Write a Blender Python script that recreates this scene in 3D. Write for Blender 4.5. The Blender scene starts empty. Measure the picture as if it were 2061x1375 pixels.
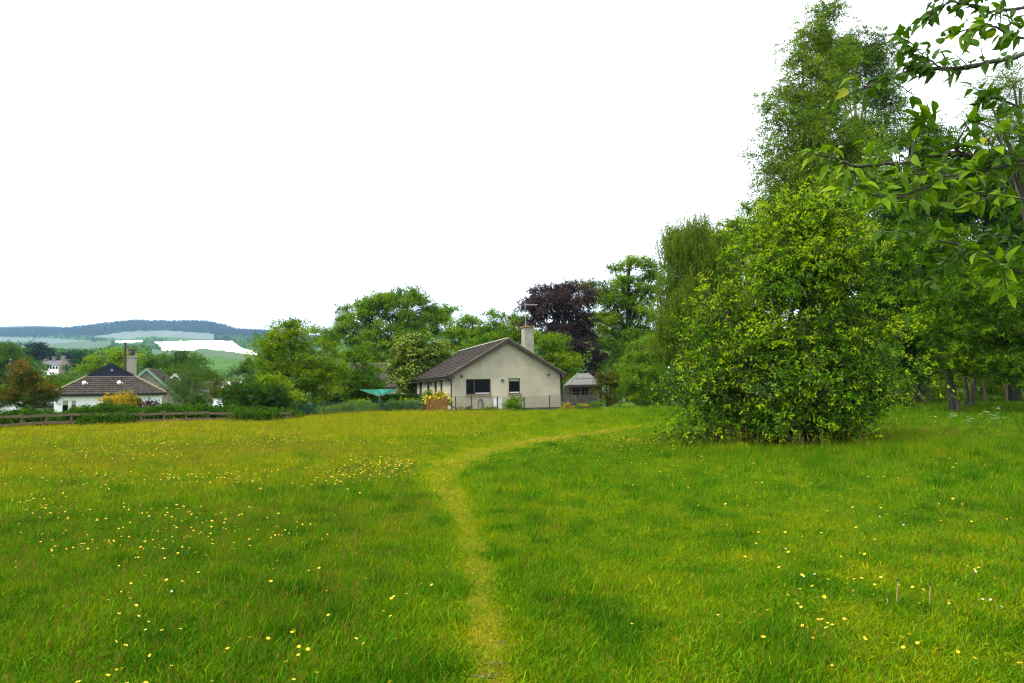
import bpy, bmesh, math, random
import numpy as np
from mathutils import Vector, Matrix, Euler

scene = bpy.context.scene
R = math.radians

# ------------------------------------------------------------------ camera
F = 1374.0                      # focal length in photograph pixels (2061 wide)
CAM = Vector((0.0, 0.0, 1.6))
cam_data = bpy.data.cameras.new('camera')
cam_data.sensor_width = 36.0
cam_data.lens = 24.0
cam_data.clip_start = 0.05
cam_data.clip_end = 30000.0
cam = bpy.data.objects.new('camera', cam_data)
scene.collection.objects.link(cam)
CAMROT = (Matrix.Rotation(R(90 + 4.27), 3, 'X') @ Matrix.Rotation(-0.018, 3, 'Z'))
cam.matrix_world = Matrix.Translation(CAM) @ CAMROT.to_4x4()
scene.camera = cam

# ------------------------------------------------------------------ sky, sun, exposure
SUN_EL, SUN_AZ = R(52), R(-128)          # azimuth clockwise from +Y: the sun stands behind the camera's left shoulder
world = bpy.data.worlds.new('World')
scene.world = world
world.use_nodes = True
wn, wl = world.node_tree.nodes, world.node_tree.links
wn.clear()
w_out = wn.new('ShaderNodeOutputWorld')
w_bg = wn.new('ShaderNodeBackground')
w_sky = wn.new('ShaderNodeTexSky')
w_sky.sky_type = 'NISHITA'
w_sky.sun_disc = False
w_sky.sun_elevation = SUN_EL
w_sky.sun_rotation = SUN_AZ
w_mix = wn.new('ShaderNodeMix')          # a closed white cloud layer over the clear sky
w_mix.data_type = 'RGBA'
w_mix.inputs['Factor'].default_value = 0.85
wl.new(w_sky.outputs['Color'], w_mix.inputs[6])
w_mix.inputs[7].default_value = (8.6, 8.7, 8.85, 1)
wl.new(w_mix.outputs[2], w_bg.inputs['Color'])
w_bg.inputs['Strength'].default_value = 0.1
wl.new(w_bg.outputs['Background'], w_out.inputs['Surface'])

sun_data = bpy.data.lights.new('sun', 'SUN')
sun_data.energy = 1.5
sun_data.angle = R(12)
sun_data.color = (1.0, 0.95, 0.86)
sun = bpy.data.objects.new('sun', sun_data)
scene.collection.objects.link(sun)
_d = Vector((math.sin(SUN_AZ) * math.cos(SUN_EL), math.cos(SUN_AZ) * math.cos(SUN_EL), math.sin(SUN_EL)))
sun.rotation_euler = _d.to_track_quat('Z', 'Y').to_euler()
sun.location = (0, 0, 60)

scene.view_settings.view_transform = 'Standard'
scene.view_settings.look = 'None'
scene.view_settings.exposure = 1.6
scene.view_settings.gamma = 1.0
scene.view_settings.use_curve_mapping = False
try:
    cy = scene.cycles
    cy.use_denoising = True
    cy.denoising_input_passes = 'RGB_ALBEDO_NORMAL'
    cy.denoising_prefilter = 'NONE'
    cy.pixel_filter_type = 'BLACKMAN_HARRIS'
    cy.filter_width = 1.2
    cy.sample_clamp_indirect = 4.0
    cy.denoiser = 'OPENIMAGEDENOISE'
    cy.max_bounces = 8
    cy.diffuse_bounces = 3
    cy.glossy_bounces = 2
    cy.transmission_bounces = 4
    cy.volume_bounces = 0
    cy.transparent_max_bounces = 6
except Exception:
    pass

# ------------------------------------------------------------------ helpers
def ray(px, py):
    return CAMROT @ Vector(((px - 1030.5) / F, -(py - 687.5) / F, -1.0))

def at(px, py, Y):
    """the point at distance Y (metres along +Y) seen at a photograph pixel"""
    d = ray(px, py)
    return CAM + d * (Y / d.y)

def sstep(a, b, t):
    u = np.clip((np.asarray(t, float) - a) / (b - a), 0, 1)
    return u * u * (3 - 2 * u)

def gz(x, y):
    """height of the near ground"""
    x = np.asarray(x, float); y = np.asarray(y, float)
    z = 0.30 * sstep(24, 46, y)
    z = z - 0.55 * sstep(-16, -30, x) * sstep(36, 52, y)
    z = z + 0.035 * np.sin(x * 0.9 + 1.3) * np.sin(y * 0.63 + 0.4) + 0.05 * np.sin(x * 0.31 + y * 0.22)
    z = z - 4.0 * sstep(78, 140, np.hypot(x, y))
    return z

def g1(x, y):
    return float(gz(x, y))

def gpix(px, py):
    """the near-ground point seen at a photograph pixel"""
    d = ray(px, py)
    t = 1.6 / max(-d.z, 1e-4)
    for _ in range(12):
        p = CAM + d * t
        t = (1.6 - g1(p.x, p.y)) / max(-d.z, 1e-4)
    return CAM + d * t

def link(o, parent=None):
    scene.collection.objects.link(o)
    if parent is not None:
        o.parent = parent
    return o

def tag(o, label=None, cat=None, group=None, kind=None):
    if label: o['label'] = label
    if cat: o['category'] = cat
    if group: o['group'] = group
    if kind: o['kind'] = kind
    return o

def thing(name, label, cat, loc=(0, 0, 0), rz=0.0, group=None):
    o = bpy.data.objects.new(name, None)
    o.empty_display_size = 0.3
    o.location = loc
    o.rotation_euler = (0, 0, rz)
    link(o)
    return tag(o, label, cat, group)

class MB:
    """collects polygons; build() links them as ONE mesh object"""
    def __init__(s):
        s.v, s.f, s.m = [], [], []
    def add(s, vs, fs, m=0):
        b = len(s.v)
        s.v.extend(tuple(map(float, v)) for v in vs)
        for f in fs:
            s.f.append(tuple(i + b for i in f)); s.m.append(m)
        return s
    def quad(s, a, b, c, d, m=0):
        return s.add([a, b, c, d], [(0, 1, 2, 3)], m)
    def box(s, lo, hi, m=0):
        x0, y0, z0 = lo; x1, y1, z1 = hi
        return s.add([(x0, y0, z0), (x1, y0, z0), (x1, y1, z0), (x0, y1, z0), (x0, y0, z1), (x1, y0, z1), (x1, y1, z1), (x0, y1, z1)],
                     [(0, 3, 2, 1), (4, 5, 6, 7), (0, 1, 5, 4), (1, 2, 6, 5), (2, 3, 7, 6), (3, 0, 4, 7)], m)
    def bar(s, p, q, w, h, m=0, up=(0, 0, 1)):
        p, q = Vector(p), Vector(q)
        d = (q - p).normalized()
        up = Vector(up)
        sd = d.cross(up)
        if sd.length < 1e-4: sd = d.cross(Vector((1, 0, 0)))
        sd.normalize(); u = sd.cross(d).normalized()
        a = sd * w / 2; b = u * h / 2
        vs = [p - a - b, p + a - b, p + a + b, p - a + b, q - a - b, q + a - b, q + a + b, q - a + b]
        return s.add(vs, [(0, 1, 2, 3), (7, 6, 5, 4), (0, 4, 5, 1), (1, 5, 6, 2), (2, 6, 7, 3), (3, 7, 4, 0)], m)
    def tube(s, pts, rad, n=6, m=0, cap=True):
        pts = [Vector(p) for p in pts]
        if not hasattr(rad, '__len__'): rad = [rad] * len(pts)
        vs, fs = [], []
        prev = None
        for i, p in enumerate(pts):
            d = (pts[min(i + 1, len(pts) - 1)] - pts[max(i - 1, 0)])
            d = d.normalized() if d.length > 1e-9 else Vector((0, 0, 1))
            if prev is None:
                a = d.cross(Vector((0.31, 0.77, 0.11)))
                if a.length < 1e-3: a = d.cross(Vector((1, 0, 0)))
            else:
                a = prev - d * prev.dot(d)
            a.normalize(); prev = a
            b = d.cross(a)
            for k in range(n):
                t = 2 * math.pi * k / n
                vs.append(p + (a * math.cos(t) + b * math.sin(t)) * rad[i])
        for i in range(len(pts) - 1):
            for k in range(n):
                fs.append((i * n + k, i * n + (k + 1) % n, (i + 1) * n + (k + 1) % n, (i + 1) * n + k))
        if cap:
            fs.append(tuple(range(n - 1, -1, -1)))
            fs.append(tuple((len(pts) - 1) * n + k for k in range(n)))
        return s.add(vs, fs, m)
    def mesh(s, name, mats, smooth=False):
        me = bpy.data.meshes.new(name)
        me.from_pydata(s.v, [], s.f)
        for m in (mats if isinstance(mats, (list, tuple)) else [mats]): me.materials.append(m)
        if any(s.m): me.polygons.foreach_set('material_index', s.m)
        if smooth: me.polygons.foreach_set('use_smooth', [True] * len(me.polygons))
        me.update()
        return me
    def build(s, name, mats, parent=None, smooth=False, loc=None):
        o = bpy.data.objects.new(name, s.mesh(name, mats, smooth))
        if loc is not None: o.location = loc
        return link(o, parent)

# ------------------------------------------------------------------ materials
def new_mat(name):
    m = bpy.data.materials.new(name)
    m.use_nodes = True
    nt = m.node_tree
    return m, nt, nt.nodes, nt.links, nt.nodes['Principled BSDF']

def ramp_node(n, stops):
    r = n.new('ShaderNodeValToRGB')
    el = r.color_ramp.elements
    while len(el) < len(stops): el.new(0.5)
    for e, (p, c) in zip(el, stops):
        e.position = p; e.color = (*c, 1)
    return r

def solid(name, c, rough=0.8, var=0.15, scale=6.0, bump=0.0, bscale=40.0, spec=0.3, c2=None, metal=0.0):
    """a surface with a little uneven colour and relief"""
    m, nt, n, l, p = new_mat(name)
    p.inputs['Roughness'].default_value = rough
    p.inputs['Specular IOR Level'].default_value = spec
    p.inputs['Metallic'].default_value = metal
    tc = n.new('ShaderNodeTexCoord')
    no = n.new('ShaderNodeTexNoise'); no.inputs['Scale'].default_value = scale; no.inputs['Detail'].default_value = 6
    no.inputs['Roughness'].default_value = 0.65
    l.new(tc.outputs['Object'], no.inputs['Vector'])
    a = tuple(x * (1 - var) for x in c); b = c2 or tuple(min(1, x * (1 + var)) for x in c)
    r = ramp_node(n, [(0.3, a), (0.7, b)])
    l.new(no.outputs['Fac'], r.inputs['Fac']); l.new(r.outputs['Color'], p.inputs['Base Color'])
    if bump:
        nb = n.new('ShaderNodeTexNoise'); nb.inputs['Scale'].default_value = bscale; nb.inputs['Detail'].default_value = 4
        l.new(tc.outputs['Object'], nb.inputs['Vector'])
        bp = n.new('ShaderNodeBump'); bp.inputs['Strength'].default_value = bump; bp.inputs['Distance'].default_value = 0.02
        l.new(nb.outputs['Fac'], bp.inputs['Height']); l.new(bp.outputs['Normal'], p.inputs['Normal'])
    return m

def foliage(name, c0, c1, c2, trans=0.38, rough=0.7, spec=0.06, leafvar=0.35):
    """leaves: tint 0..1 (one value per sprig) runs through three greens, each leaf varies, light passes through"""
    m, nt, n, l, p = new_mat(name)
    at_ = n.new('ShaderNodeAttribute'); at_.attribute_type = 'INSTANCER'; at_.attribute_name = 'tint'
    r = ramp_node(n, [(0.0, c0), (0.5, c1), (1.0, c2)])
    l.new(at_.outputs['Fac'], r.inputs['Fac'])
    ge = n.new('ShaderNodeNewGeometry')
    mr = n.new('ShaderNodeMapRange')
    mr.inputs['To Min'].default_value = 1 - leafvar; mr.inputs['To Max'].default_value = 1 + leafvar
    l.new(ge.outputs['Random Per Island'], mr.inputs['Value'])
    hs = n.new('ShaderNodeHueSaturation')
    l.new(mr.outputs['Result'], hs.inputs['Value']); l.new(r.outputs['Color'], hs.inputs['Color'])
    l.new(hs.outputs['Color'], p.inputs['Base Color'])
    p.inputs['Roughness'].default_value = rough
    p.inputs['Specular IOR Level'].default_value = spec
    tr = n.new('ShaderNodeBsdfTranslucent'); l.new(hs.outputs['Color'], tr.inputs['Color'])
    mx = n.new('ShaderNodeMixShader'); mx.inputs['Fac'].default_value = trans
    l.new(p.outputs['BSDF'], mx.inputs[1]); l.new(tr.outputs['BSDF'], mx.inputs[2])
    l.new(mx.outputs['Shader'], n['Material Output'].inputs['Surface'])
    return m

def bark_mat(name, c, c2, scale=14.0):
    m, nt, n, l, p = new_mat(name)
    tc = n.new('ShaderNodeTexCoord')
    mp = n.new('ShaderNodeMapping'); mp.inputs['Scale'].default_value = (1, 1, 0.25)
    l.new(tc.outputs['Object'], mp.inputs['Vector'])
    no = n.new('ShaderNodeTexNoise'); no.inputs['Scale'].default_value = scale; no.inputs['Detail'].default_value = 8
    l.new(mp.outputs['Vector'], no.inputs['Vector'])
    r = ramp_node(n, [(0.35, c), (0.65, c2)])
    l.new(no.outputs['Fac'], r.inputs['Fac']); l.new(r.outputs['Color'], p.inputs['Base Color'])
    bp = n.new('ShaderNodeBump'); bp.inputs['Strength'].default_value = 0.7; bp.inputs['Distance'].default_value = 0.03
    l.new(no.outputs['Fac'], bp.inputs['Height']); l.new(bp.outputs['Normal'], p.inputs['Normal'])
    p.inputs['Roughness'].default_value = 0.9
    return m

def glass_mat(name, c=(0.005, 0.006, 0.005)):
    m, nt, n, l, p = new_mat(name)
    p.inputs['Base Color'].default_value = (*c, 1)
    p.inputs['Roughness'].default_value = 0.05
    p.inputs['Specular IOR Level'].default_value = 0.05
    return m

B = {}
B['bark_grey'] = bark_mat('bark_grey', (0.03, 0.025, 0.016), (0.08, 0.066, 0.045))
B['bark_dark'] = bark_mat('bark_dark', (0.03, 0.024, 0.016), (0.075, 0.06, 0.042))
B['bark_birch'] = bark_mat('bark_birch', (0.10, 0.08, 0.06), (0.30, 0.26, 0.21), 9.0)
B['twig'] = bark_mat('twig', (0.05, 0.032, 0.018), (0.11, 0.075, 0.04), 60.0)

FO = {}
FO['grass'] = foliage('grass_blade', (0.028, 0.105, 0.001), (0.095, 0.225, 0.001), (0.31, 0.31, 0.001), 0.35, 0.7, 0.06, 0.35)
FO['seed'] = foliage('grass_seed_head', (0.14, 0.12, 0.01), (0.22, 0.18, 0.02), (0.26, 0.17, 0.03), 0.2, 0.8, 0.05)
FO['oak'] = foliage('oak_leaf', (0.04, 0.115, 0.001), (0.13, 0.26, 0.001), (0.24, 0.36, 0.002))
FO['bright'] = foliage('bright_leaf', (0.045, 0.13, 0.001), (0.125, 0.25, 0.001), (0.25, 0.34, 0.002))
FO['dark'] = foliage('dark_leaf', (0.013, 0.052, 0.001), (0.036, 0.11, 0.001), (0.08, 0.175, 0.002))
FO['copper'] = foliage('copper_leaf', (0.024, 0.015, 0.014), (0.052, 0.031, 0.029), (0.098, 0.062, 0.056), 0.25)
FO['golden'] = foliage('golden_leaf', (0.09, 0.075, 0.006), (0.15, 0.11, 0.01), (0.20, 0.16, 0.012))
FO['birch'] = foliage('birch_leaf', (0.045, 0.11, 0.005), (0.105, 0.20, 0.006), (0.18, 0.28, 0.006))
FO['weep'] = foliage('weeping_birch_leaf', (0.045, 0.085, 0.002), (0.09, 0.165, 0.002), (0.16, 0.25, 0.003))
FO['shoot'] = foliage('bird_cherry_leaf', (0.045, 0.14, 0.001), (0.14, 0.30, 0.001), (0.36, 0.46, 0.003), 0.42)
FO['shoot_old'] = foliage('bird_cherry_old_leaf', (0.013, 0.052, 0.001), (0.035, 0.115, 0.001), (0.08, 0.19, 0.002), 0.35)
FO['cream'] = foliage('cream_flower', (0.26, 0.28, 0.06), (0.36, 0.36, 0.10), (0.46, 0.45, 0.17), 0.2)
FO['white'] = foliage('white_flower', (0.7, 0.7, 0.65), (0.75, 0.75, 0.7), (0.8, 0.8, 0.78), 0.2, leafvar=0.1)
FO['yellow'] = foliage('yellow_flower', (0.62, 0.42, 0.01), (0.7, 0.5, 0.015), (0.75, 0.58, 0.02), 0.25, leafvar=0.15)
FO['gold'] = foliage('gold_leaf', (0.20, 0.15, 0.008), (0.42, 0.30, 0.012), (0.6, 0.42, 0.015))
FO['acer'] = foliage('red_tinged_leaf', (0.045, 0.075, 0.003), (0.095, 0.095, 0.004), (0.23, 0.12, 0.01))
FO['purple'] = foliage('purple_leaf', (0.02, 0.012, 0.018), (0.05, 0.03, 0.04), (0.09, 0.055, 0.06), 0.2)
FO['hedge'] = foliage('hedge_leaf', (0.015, 0.06, 0.001), (0.04, 0.125, 0.001), (0.10, 0.21, 0.002))
FO['olive'] = foliage('olive_leaf', (0.05, 0.06, 0.002), (0.11, 0.12, 0.002), (0.19, 0.18, 0.004))
FO['conifer'] = foliage('conifer_needle', (0.007, 0.020, 0.010), (0.012, 0.030, 0.015), (0.02, 0.045, 0.02), 0.1)
FO['valley'] = foliage('valley_leaf', (0.035, 0.10, 0.006), (0.08, 0.18, 0.010), (0.15, 0.26, 0.012), 0.35)

# ------------------------------------------------------------------ leaf sprigs, scattered by geometry nodes
rng = np.random.default_rng(7)

def rvec(g):
    v = g.normal(size=3)
    return v / np.linalg.norm(v)

def nrm(v):
    v = np.asarray(v, float)
    return v / (np.linalg.norm(v) + 1e-9)

class SP:
    def __init__(s, seed):
        s.v, s.f, s.m, s.g = [], [], [], np.random.default_rng(seed)
    def leaf(s, base, d, nor, L, W, m=0, fold=0.25, droop=0.0):
        d = nrm(d); nor = nrm(np.asarray(nor) - d * np.dot(nor, d)); sd = np.cross(d, nor)
        base = np.asarray(base, float)
        mid = base + d * L * 0.45
        tip = base + d * L - nor * L * droop
        b = len(s.v)
        s.v += [tuple(base), tuple(mid + sd * W / 2 + nor * W * fold), tuple(tip), tuple(mid - sd * W / 2 + nor * W * fold)]
        s.f += [(b, b + 1, b + 2), (b, b + 2, b + 3)]; s.m += [m, m]
    def stick(s, p, q, r, m):
        p, q = np.asarray(p, float), np.asarray(q, float)
        d = nrm(q - p); a = nrm(np.cross(d, (0.3, 0.8, 0.2))); c = np.cross(d, a)
        b = len(s.v)
        for t in range(3):
            o = (a * math.cos(t * 2.0944) + c * math.sin(t * 2.0944)) * r
            s.v += [tuple(p + o), tuple(q + o * 0.5)]
        for t in range(3):
            i, j = b + 2 * t, b + 2 * ((t + 1) % 3)
            s.f.append((i, j, j + 1, i + 1)); s.m.append(m)
    def obj(s, name, mats):
        me = bpy.data.meshes.new(name)
        me.from_pydata(s.v, [], s.f)
        for m in mats: me.materials.append(m)
        me.polygons.foreach_set('material_index', s.m)
        me.update()
        return bpy.data.objects.new(name, me)     # a source only: never linked to the scene

def sprig_broad(seed, mats, n=24, rad=0.42, L=0.15, W=0.11, flowers=0, flat=0.5, fl=0.10):
    s = SP(seed); g = s.g
    tips = [np.array([rad * math.cos(a), rad * math.sin(a), flat * rad * g.uniform(-0.2, 0.9)]) * g.uniform(0.5, 1) for a in g.uniform(0, 6.28, 6)]
    for t in tips: s.stick((0, 0, -0.1), t, 0.008, 1)
    for i in range(n):
        t = tips[i % len(tips)]
        p = t * g.uniform(0.45, 1.05) + g.normal(size=3) * rad * 0.16
        d = nrm(np.array([p[0], p[1], 0]) / rad + g.normal(size=3) * 0.55 + np.array([0, 0, -0.15]))
        s.leaf(p, d, np.array([0, 0, 1]) + g.normal(size=3) * 0.5, L * g.uniform(0.75, 1.25), W * g.uniform(0.8, 1.2), 0, 0.18, 0.2)
    for i in range(flowers):
        t = tips[i % len(tips)]; p = t * g.uniform(0.7, 1.1) + np.array([0, 0, 0.06])
        for k in range(5):
            a = k * 1.2566 + g.uniform(0, 1)
            s.leaf(p, (math.cos(a), math.sin(a), 0.25), (0, 0, 1), fl, fl * 1.1, 2, 0.1)
    return s.obj('leaf_sprig', mats)

def sprig_fine(seed, mats, n=42, ln=0.8, L=0.075, W=0.06, droop=0.6):
    s = SP(seed); g = s.g
    for b in range(4):
        a = g.uniform(0, 6.28); d = np.array([math.cos(a), math.sin(a), g.uniform(-0.1, 0.7)])
        p = np.zeros(3); seg = ln / 5
        for k in range(5):
            q = p + nrm(d) * seg; s.stick(p, q, 0.005, 1)
            for _ in range(max(1, n // 20)):
                c = p + (q - p) * g.uniform() + g.normal(size=3) * 0.045
                s.leaf(c, rvec(g) + np.array([0, 0, -0.6]), rvec(g) + np.array([0, 0, 0.5]), L * g.uniform(0.7, 1.2), W * g.uniform(0.7, 1.2), 0, 0.15)
            p = q; d = d + np.array([0, 0, -droop * 0.35]) + g.normal(size=3) * 0.15
    return s.obj('fine_sprig', mats)

def sprig_weep(seed, mats, n=60, ln=1.7, L=0.075, W=0.05):
    s = SP(seed); g = s.g
    for b in range(3):
        p = g.normal(size=3) * 0.14; p[2] = 0; d = np.array([g.normal() * 0.3, g.normal() * 0.3, -1.0]); seg = ln / 6
        for k in range(6):
            q = p + nrm(d) * seg * g.uniform(0.8, 1.1); s.stick(p, q, 0.004, 1)
            for _ in range(max(1, n // 18)):
                c = p + (q - p) * g.uniform() + g.normal(size=3) * 0.03
                s.leaf(c, rvec(g) * 0.7 + np.array([0, 0, -0.9]), rvec(g), L * g.uniform(0.7, 1.2), W * g.uniform(0.8, 1.2), 0, 0.15)
            p = q; d = d * 0.7 + np.array([g.normal() * 0.12, g.normal() * 0.12, -0.4])
    return s.obj('hanging_sprig', mats)

def sprig_shoot(seed, mats, n=15, ln=0.5, L=0.105, W=0.048, raceme=False, twigs=2, young=0):
    """a leafy shoot: leaves alternate along an arching stem and droop at their tips"""
    s = SP(seed); g = s.g
    for b in range(twigs):
        a = g.uniform(0, 6.28); d = np.array([0.5 * math.cos(a), 0.5 * math.sin(a), 1.0]); p = np.zeros(3); seg = ln / 6
        for k in range(6):
            q = p + nrm(d) * seg; s.stick(p, q, 0.005, 1)
            for sgn in (-1, 1):
                if g.uniform() < n / 14.0:
                    sd = nrm(np.cross(nrm(d), rvec(g)))
                    s.leaf(q, sd * 1.0 + nrm(d) * 0.55 + np.array([0, 0, -0.15]), nrm(d) + np.array([0, 0, 0.6]) + g.normal(size=3) * 0.3,
                           L * g.uniform(0.7, 1.2) * (1 - 0.05 * k), W * g.uniform(0.8, 1.2), 3 if young and k >= young else 0, 0.22, 0.25)
            p = q; d = d + np.array([0.22 * math.cos(a), 0.22 * math.sin(a), -0.18]) + g.normal(size=3) * 0.08
        if raceme and b == 0:
            e = nrm(d + np.array([0, 0, 0.6]))
            for k in range(9):
                c = p * 0.8 + e * (0.02 + 0.011 * k)
                s.leaf(c, rvec(g), rvec(g), 0.026, 0.026, 2, 0.1)
    return s.obj('shoot_sprig', mats)

def sprig_conifer(seed, mats, n=34, ln=0.9):
    s = SP(seed); g = s.g
    for b in range(5):
        a = b * 1.2566 + g.uniform(0, 0.8); d = np.array([math.cos(a), math.sin(a), -0.12])
        for k in range(n // 5):
            t = (k + 1) / (n // 5)
            s.leaf(d * ln * t * 0.8, d + g.normal(size=3) * 0.5, (0, 0, 1), 0.34 * g.uniform(0.7, 1.2), 0.10, 0, 0.1)
    return s.obj('needle_sprig', mats)

def sprig_grass(seed, mats, n=24, H=0.088, W=0.0031, spread=0.06, seeds=0, lean=0.5):
    s = SP(seed); g = s.g
    for i in range(n):
        p = np.array([g.normal() * spread, g.normal() * spread, -0.01])
        h = H * g.uniform(0.45, 1.2); w = W * g.uniform(0.7, 1.3)
        a = g.uniform(0, 6.28); ld = np.array([math.cos(a), math.sin(a), 0]) * lean * g.uniform(0.3, 1.3)
        fc = g.uniform(0, 6.28); sd = np.array([math.cos(fc), math.sin(fc), 0]) * w
        m1 = p + np.array([0, 0, h * 0.55]) + ld * h * 0.35; t = p + np.array([0, 0, h * 0.92]) + ld * h * 1.1
        b = len(s.v)
        s.v += [tuple(p - sd), tuple(p + sd), tuple(m1 + sd * 0.8), tuple(m1 - sd * 0.8), tuple(t)]
        s.f += [(b, b + 1, b + 2, b + 3), (b + 3, b + 2, b + 4)]; s.m += [0, 0]
    for i in range(seeds):
        p = np.array([g.normal() * spread, g.normal() * spread, 0]); h = H * g.uniform(1.3, 2.0)
        ld = np.array([g.normal() * 0.25, g.normal() * 0.25, 0]); q = p + np.array([0, 0, h]) + ld * h
        s.stick(p, q, W * 0.4, 1)
        u = nrm(q - p)
        s.leaf(q - u * 0.02, u, rvec(g), 0.04, 0.007, 1, 0.3); s.leaf(q - u * 0.02, u, rvec(g), 0.036, 0.007, 1, 0.3)
    return s.obj('grass_sprig', mats)

def sprig_blob(seed, mats, conifer=False):
    """a whole far-off tree, ten metres tall: leaf masses of about a metre"""
    s = SP(seed); g = s.g
    n = 150
    for i in range(n):
        if conifer:
            h = g.uniform(0.08, 1); r = 2.2 * (1 - h) * g.uniform(0.5, 1); a = g.uniform(0, 6.28)
            p = np.array([r * math.cos(a), r * math.sin(a), h * 10]); d = np.array([math.cos(a), math.sin(a), -0.5])
            s.leaf(p, d, np.array([0, 0, 1]) + rvec(g) * 0.3, g.uniform(1.0, 1.7), 0.9, 0, 0.1)
        else:
            u = rvec(g); k = g.uniform(0.75, 1.05)
            p = u * np.array([3.7, 3.7, 4.0]) * k * (1 + 0.18 * math.sin(u[0] * 6) * math.cos(u[2] * 5)) + np.array([0, 0, 5.6])
            s.leaf(p - u * 0.3, rvec(g) + u * 0.2, u + rvec(g) * 0.5 + np.array([0, 0, 0.3]), g.uniform(1.1, 2.0), g.uniform(1.0, 1.7), 0, 0.12)
    return s.obj('far_tree_sprig', mats)

def scatter_group(name, sources):
    ng = bpy.data.node_groups.new(name, 'GeometryNodeTree')
    ng.interface.new_socket('Geometry', in_out='INPUT', socket_type='NodeSocketGeometry')
    ng.interface.new_socket('Geometry', in_out='OUTPUT', socket_type='NodeSocketGeometry')
    n, l = ng.nodes, ng.links
    gi, go = n.new('NodeGroupInput'), n.new('NodeGroupOutput')
    join = n.new('GeometryNodeJoinGeometry')
    for o in reversed(sources):          # joined geometry comes out last-linked first
        oi = n.new('GeometryNodeObjectInfo'); oi.inputs['Object'].default_value = o; oi.inputs['As Instance'].default_value = False
        ti = n.new('GeometryNodeGeometryToInstance')
        l.new(oi.outputs['Geometry'], ti.inputs[0]); l.new(ti.outputs[0], join.inputs[0])
    iop = n.new('GeometryNodeInstanceOnPoints')
    def attr(nm, dt):
        a = n.new('GeometryNodeInputNamedAttribute'); a.data_type = dt; a.inputs['Name'].default_value = nm
        return [s for s in a.outputs if s.name == 'Attribute' and s.enabled][0]
    l.new(gi.outputs[0], iop.inputs['Points']); l.new(join.outputs[0], iop.inputs['Instance'])
    iop.inputs['Pick Instance'].default_value = True
    l.new(attr('var', 'INT'), iop.inputs['Instance Index'])
    er = n.new('FunctionNodeEulerToRotation')
    l.new(attr('rot', 'FLOAT_VECTOR'), er.inputs[0]); l.new(er.outputs[0], iop.inputs['Rotation'])
    l.new(attr('scl', 'FLOAT_VECTOR'), iop.inputs['Scale'])
    l.new(iop.outputs[0], go.inputs[0])
    return ng, len(sources)

def eulers(dirs, spin):
    """euler angles that turn local +Z to dirs after a spin about +Z"""
    d = dirs / (np.linalg.norm(dirs, axis=1, keepdims=True) + 1e-9)
    ref = np.where(np.abs(d[:, 2:3]) > 0.95, np.array([[1.0, 0, 0]]), np.array([[0, 0, 1.0]]))
    x = np.cross(ref, d); x /= np.linalg.norm(x, axis=1, keepdims=True) + 1e-9
    y = np.cross(d, x)
    c, s = np.cos(spin)[:, None], np.sin(spin)[:, None]
    X = x * c + y * s; Y = -x * s + y * c
    b = -np.arcsin(np.clip(X[:, 2], -1, 1))
    return np.stack([np.arctan2(Y[:, 2], d[:, 2]), b, np.arctan2(X[:, 1], X[:, 0])], 1)

def scatter(name, pts, rot, scl, tint, grp, parent=None, loc=(0, 0, 0), var=None):
    ng, nv = grp
    N = len(pts)
    me = bpy.data.meshes.new(name)
    me.vertices.add(N)
    me.vertices.foreach_set('co', np.asarray(pts - np.array(loc), np.float32).ravel())
    a = me.attributes.new('rot', 'FLOAT_VECTOR', 'POINT'); a.data.foreach_set('vector', np.asarray(rot, np.float32).ravel())
    sc = np.asarray(scl, np.float32)
    if sc.ndim == 1: sc = np.repeat(sc[:, None], 3, 1)
    a = me.attributes.new('scl', 'FLOAT_VECTOR', 'POINT'); a.data.foreach_set('vector', sc.ravel())
    a = me.attributes.new('tint', 'FLOAT', 'POINT'); a.data.foreach_set('value', np.clip(tint, 0, 1).astype(np.float32))
    a = me.attributes.new('var', 'INT', 'POINT')
    a.data.foreach_set('value', (rng.integers(0, nv, N) if var is None else var).astype(np.int32))
    me.update()
    o = bpy.data.objects.new(name, me)
    link(o, parent)
    if parent is None: o.location = loc
    md = o.modifiers.new('scatter', 'NODES'); md.node_group = ng
    o['kind'] = 'stuff'
    return o

def sources(fn, k, mats, **kw):
    return [fn(100 + 17 * i + len(mats), mats, **kw) for i in range(k)]

TW = B['twig']; BD = B['bark_dark']
SG = {}
for key in ('oak', 'bright', 'dark', 'copper', 'golden', 'olive', 'acer', 'gold', 'purple', 'valley'):
    SG[key] = scatter_group('sprigs_' + key, sources(sprig_broad, 3, [FO[key], BD]))
SG['blossom'] = scatter_group('sprigs_blossom', sources(sprig_broad, 3, [FO['bright'], BD, FO['cream']], flowers=4))
SG['rose'] = scatter_group('sprigs_rose', sources(sprig_broad, 2, [FO['dark'], BD, FO['white']], flowers=1) + sources(sprig_broad, 3, [FO['bright'], BD]))
SG['birch'] = scatter_group('sprigs_birch', sources(sprig_fine, 4, [FO['birch'], BD], n=60, L=0.105, W=0.08))
SG['fine'] = scatter_group('sprigs_fine', sources(sprig_fine, 3, [FO['bright'], BD], L=0.07, W=0.05, droop=0.2))
SG['weep'] = scatter_group('sprigs_weep', sources(sprig_weep, 4, [FO['weep'], BD], n=110, L=0.10, W=0.07))
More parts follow.
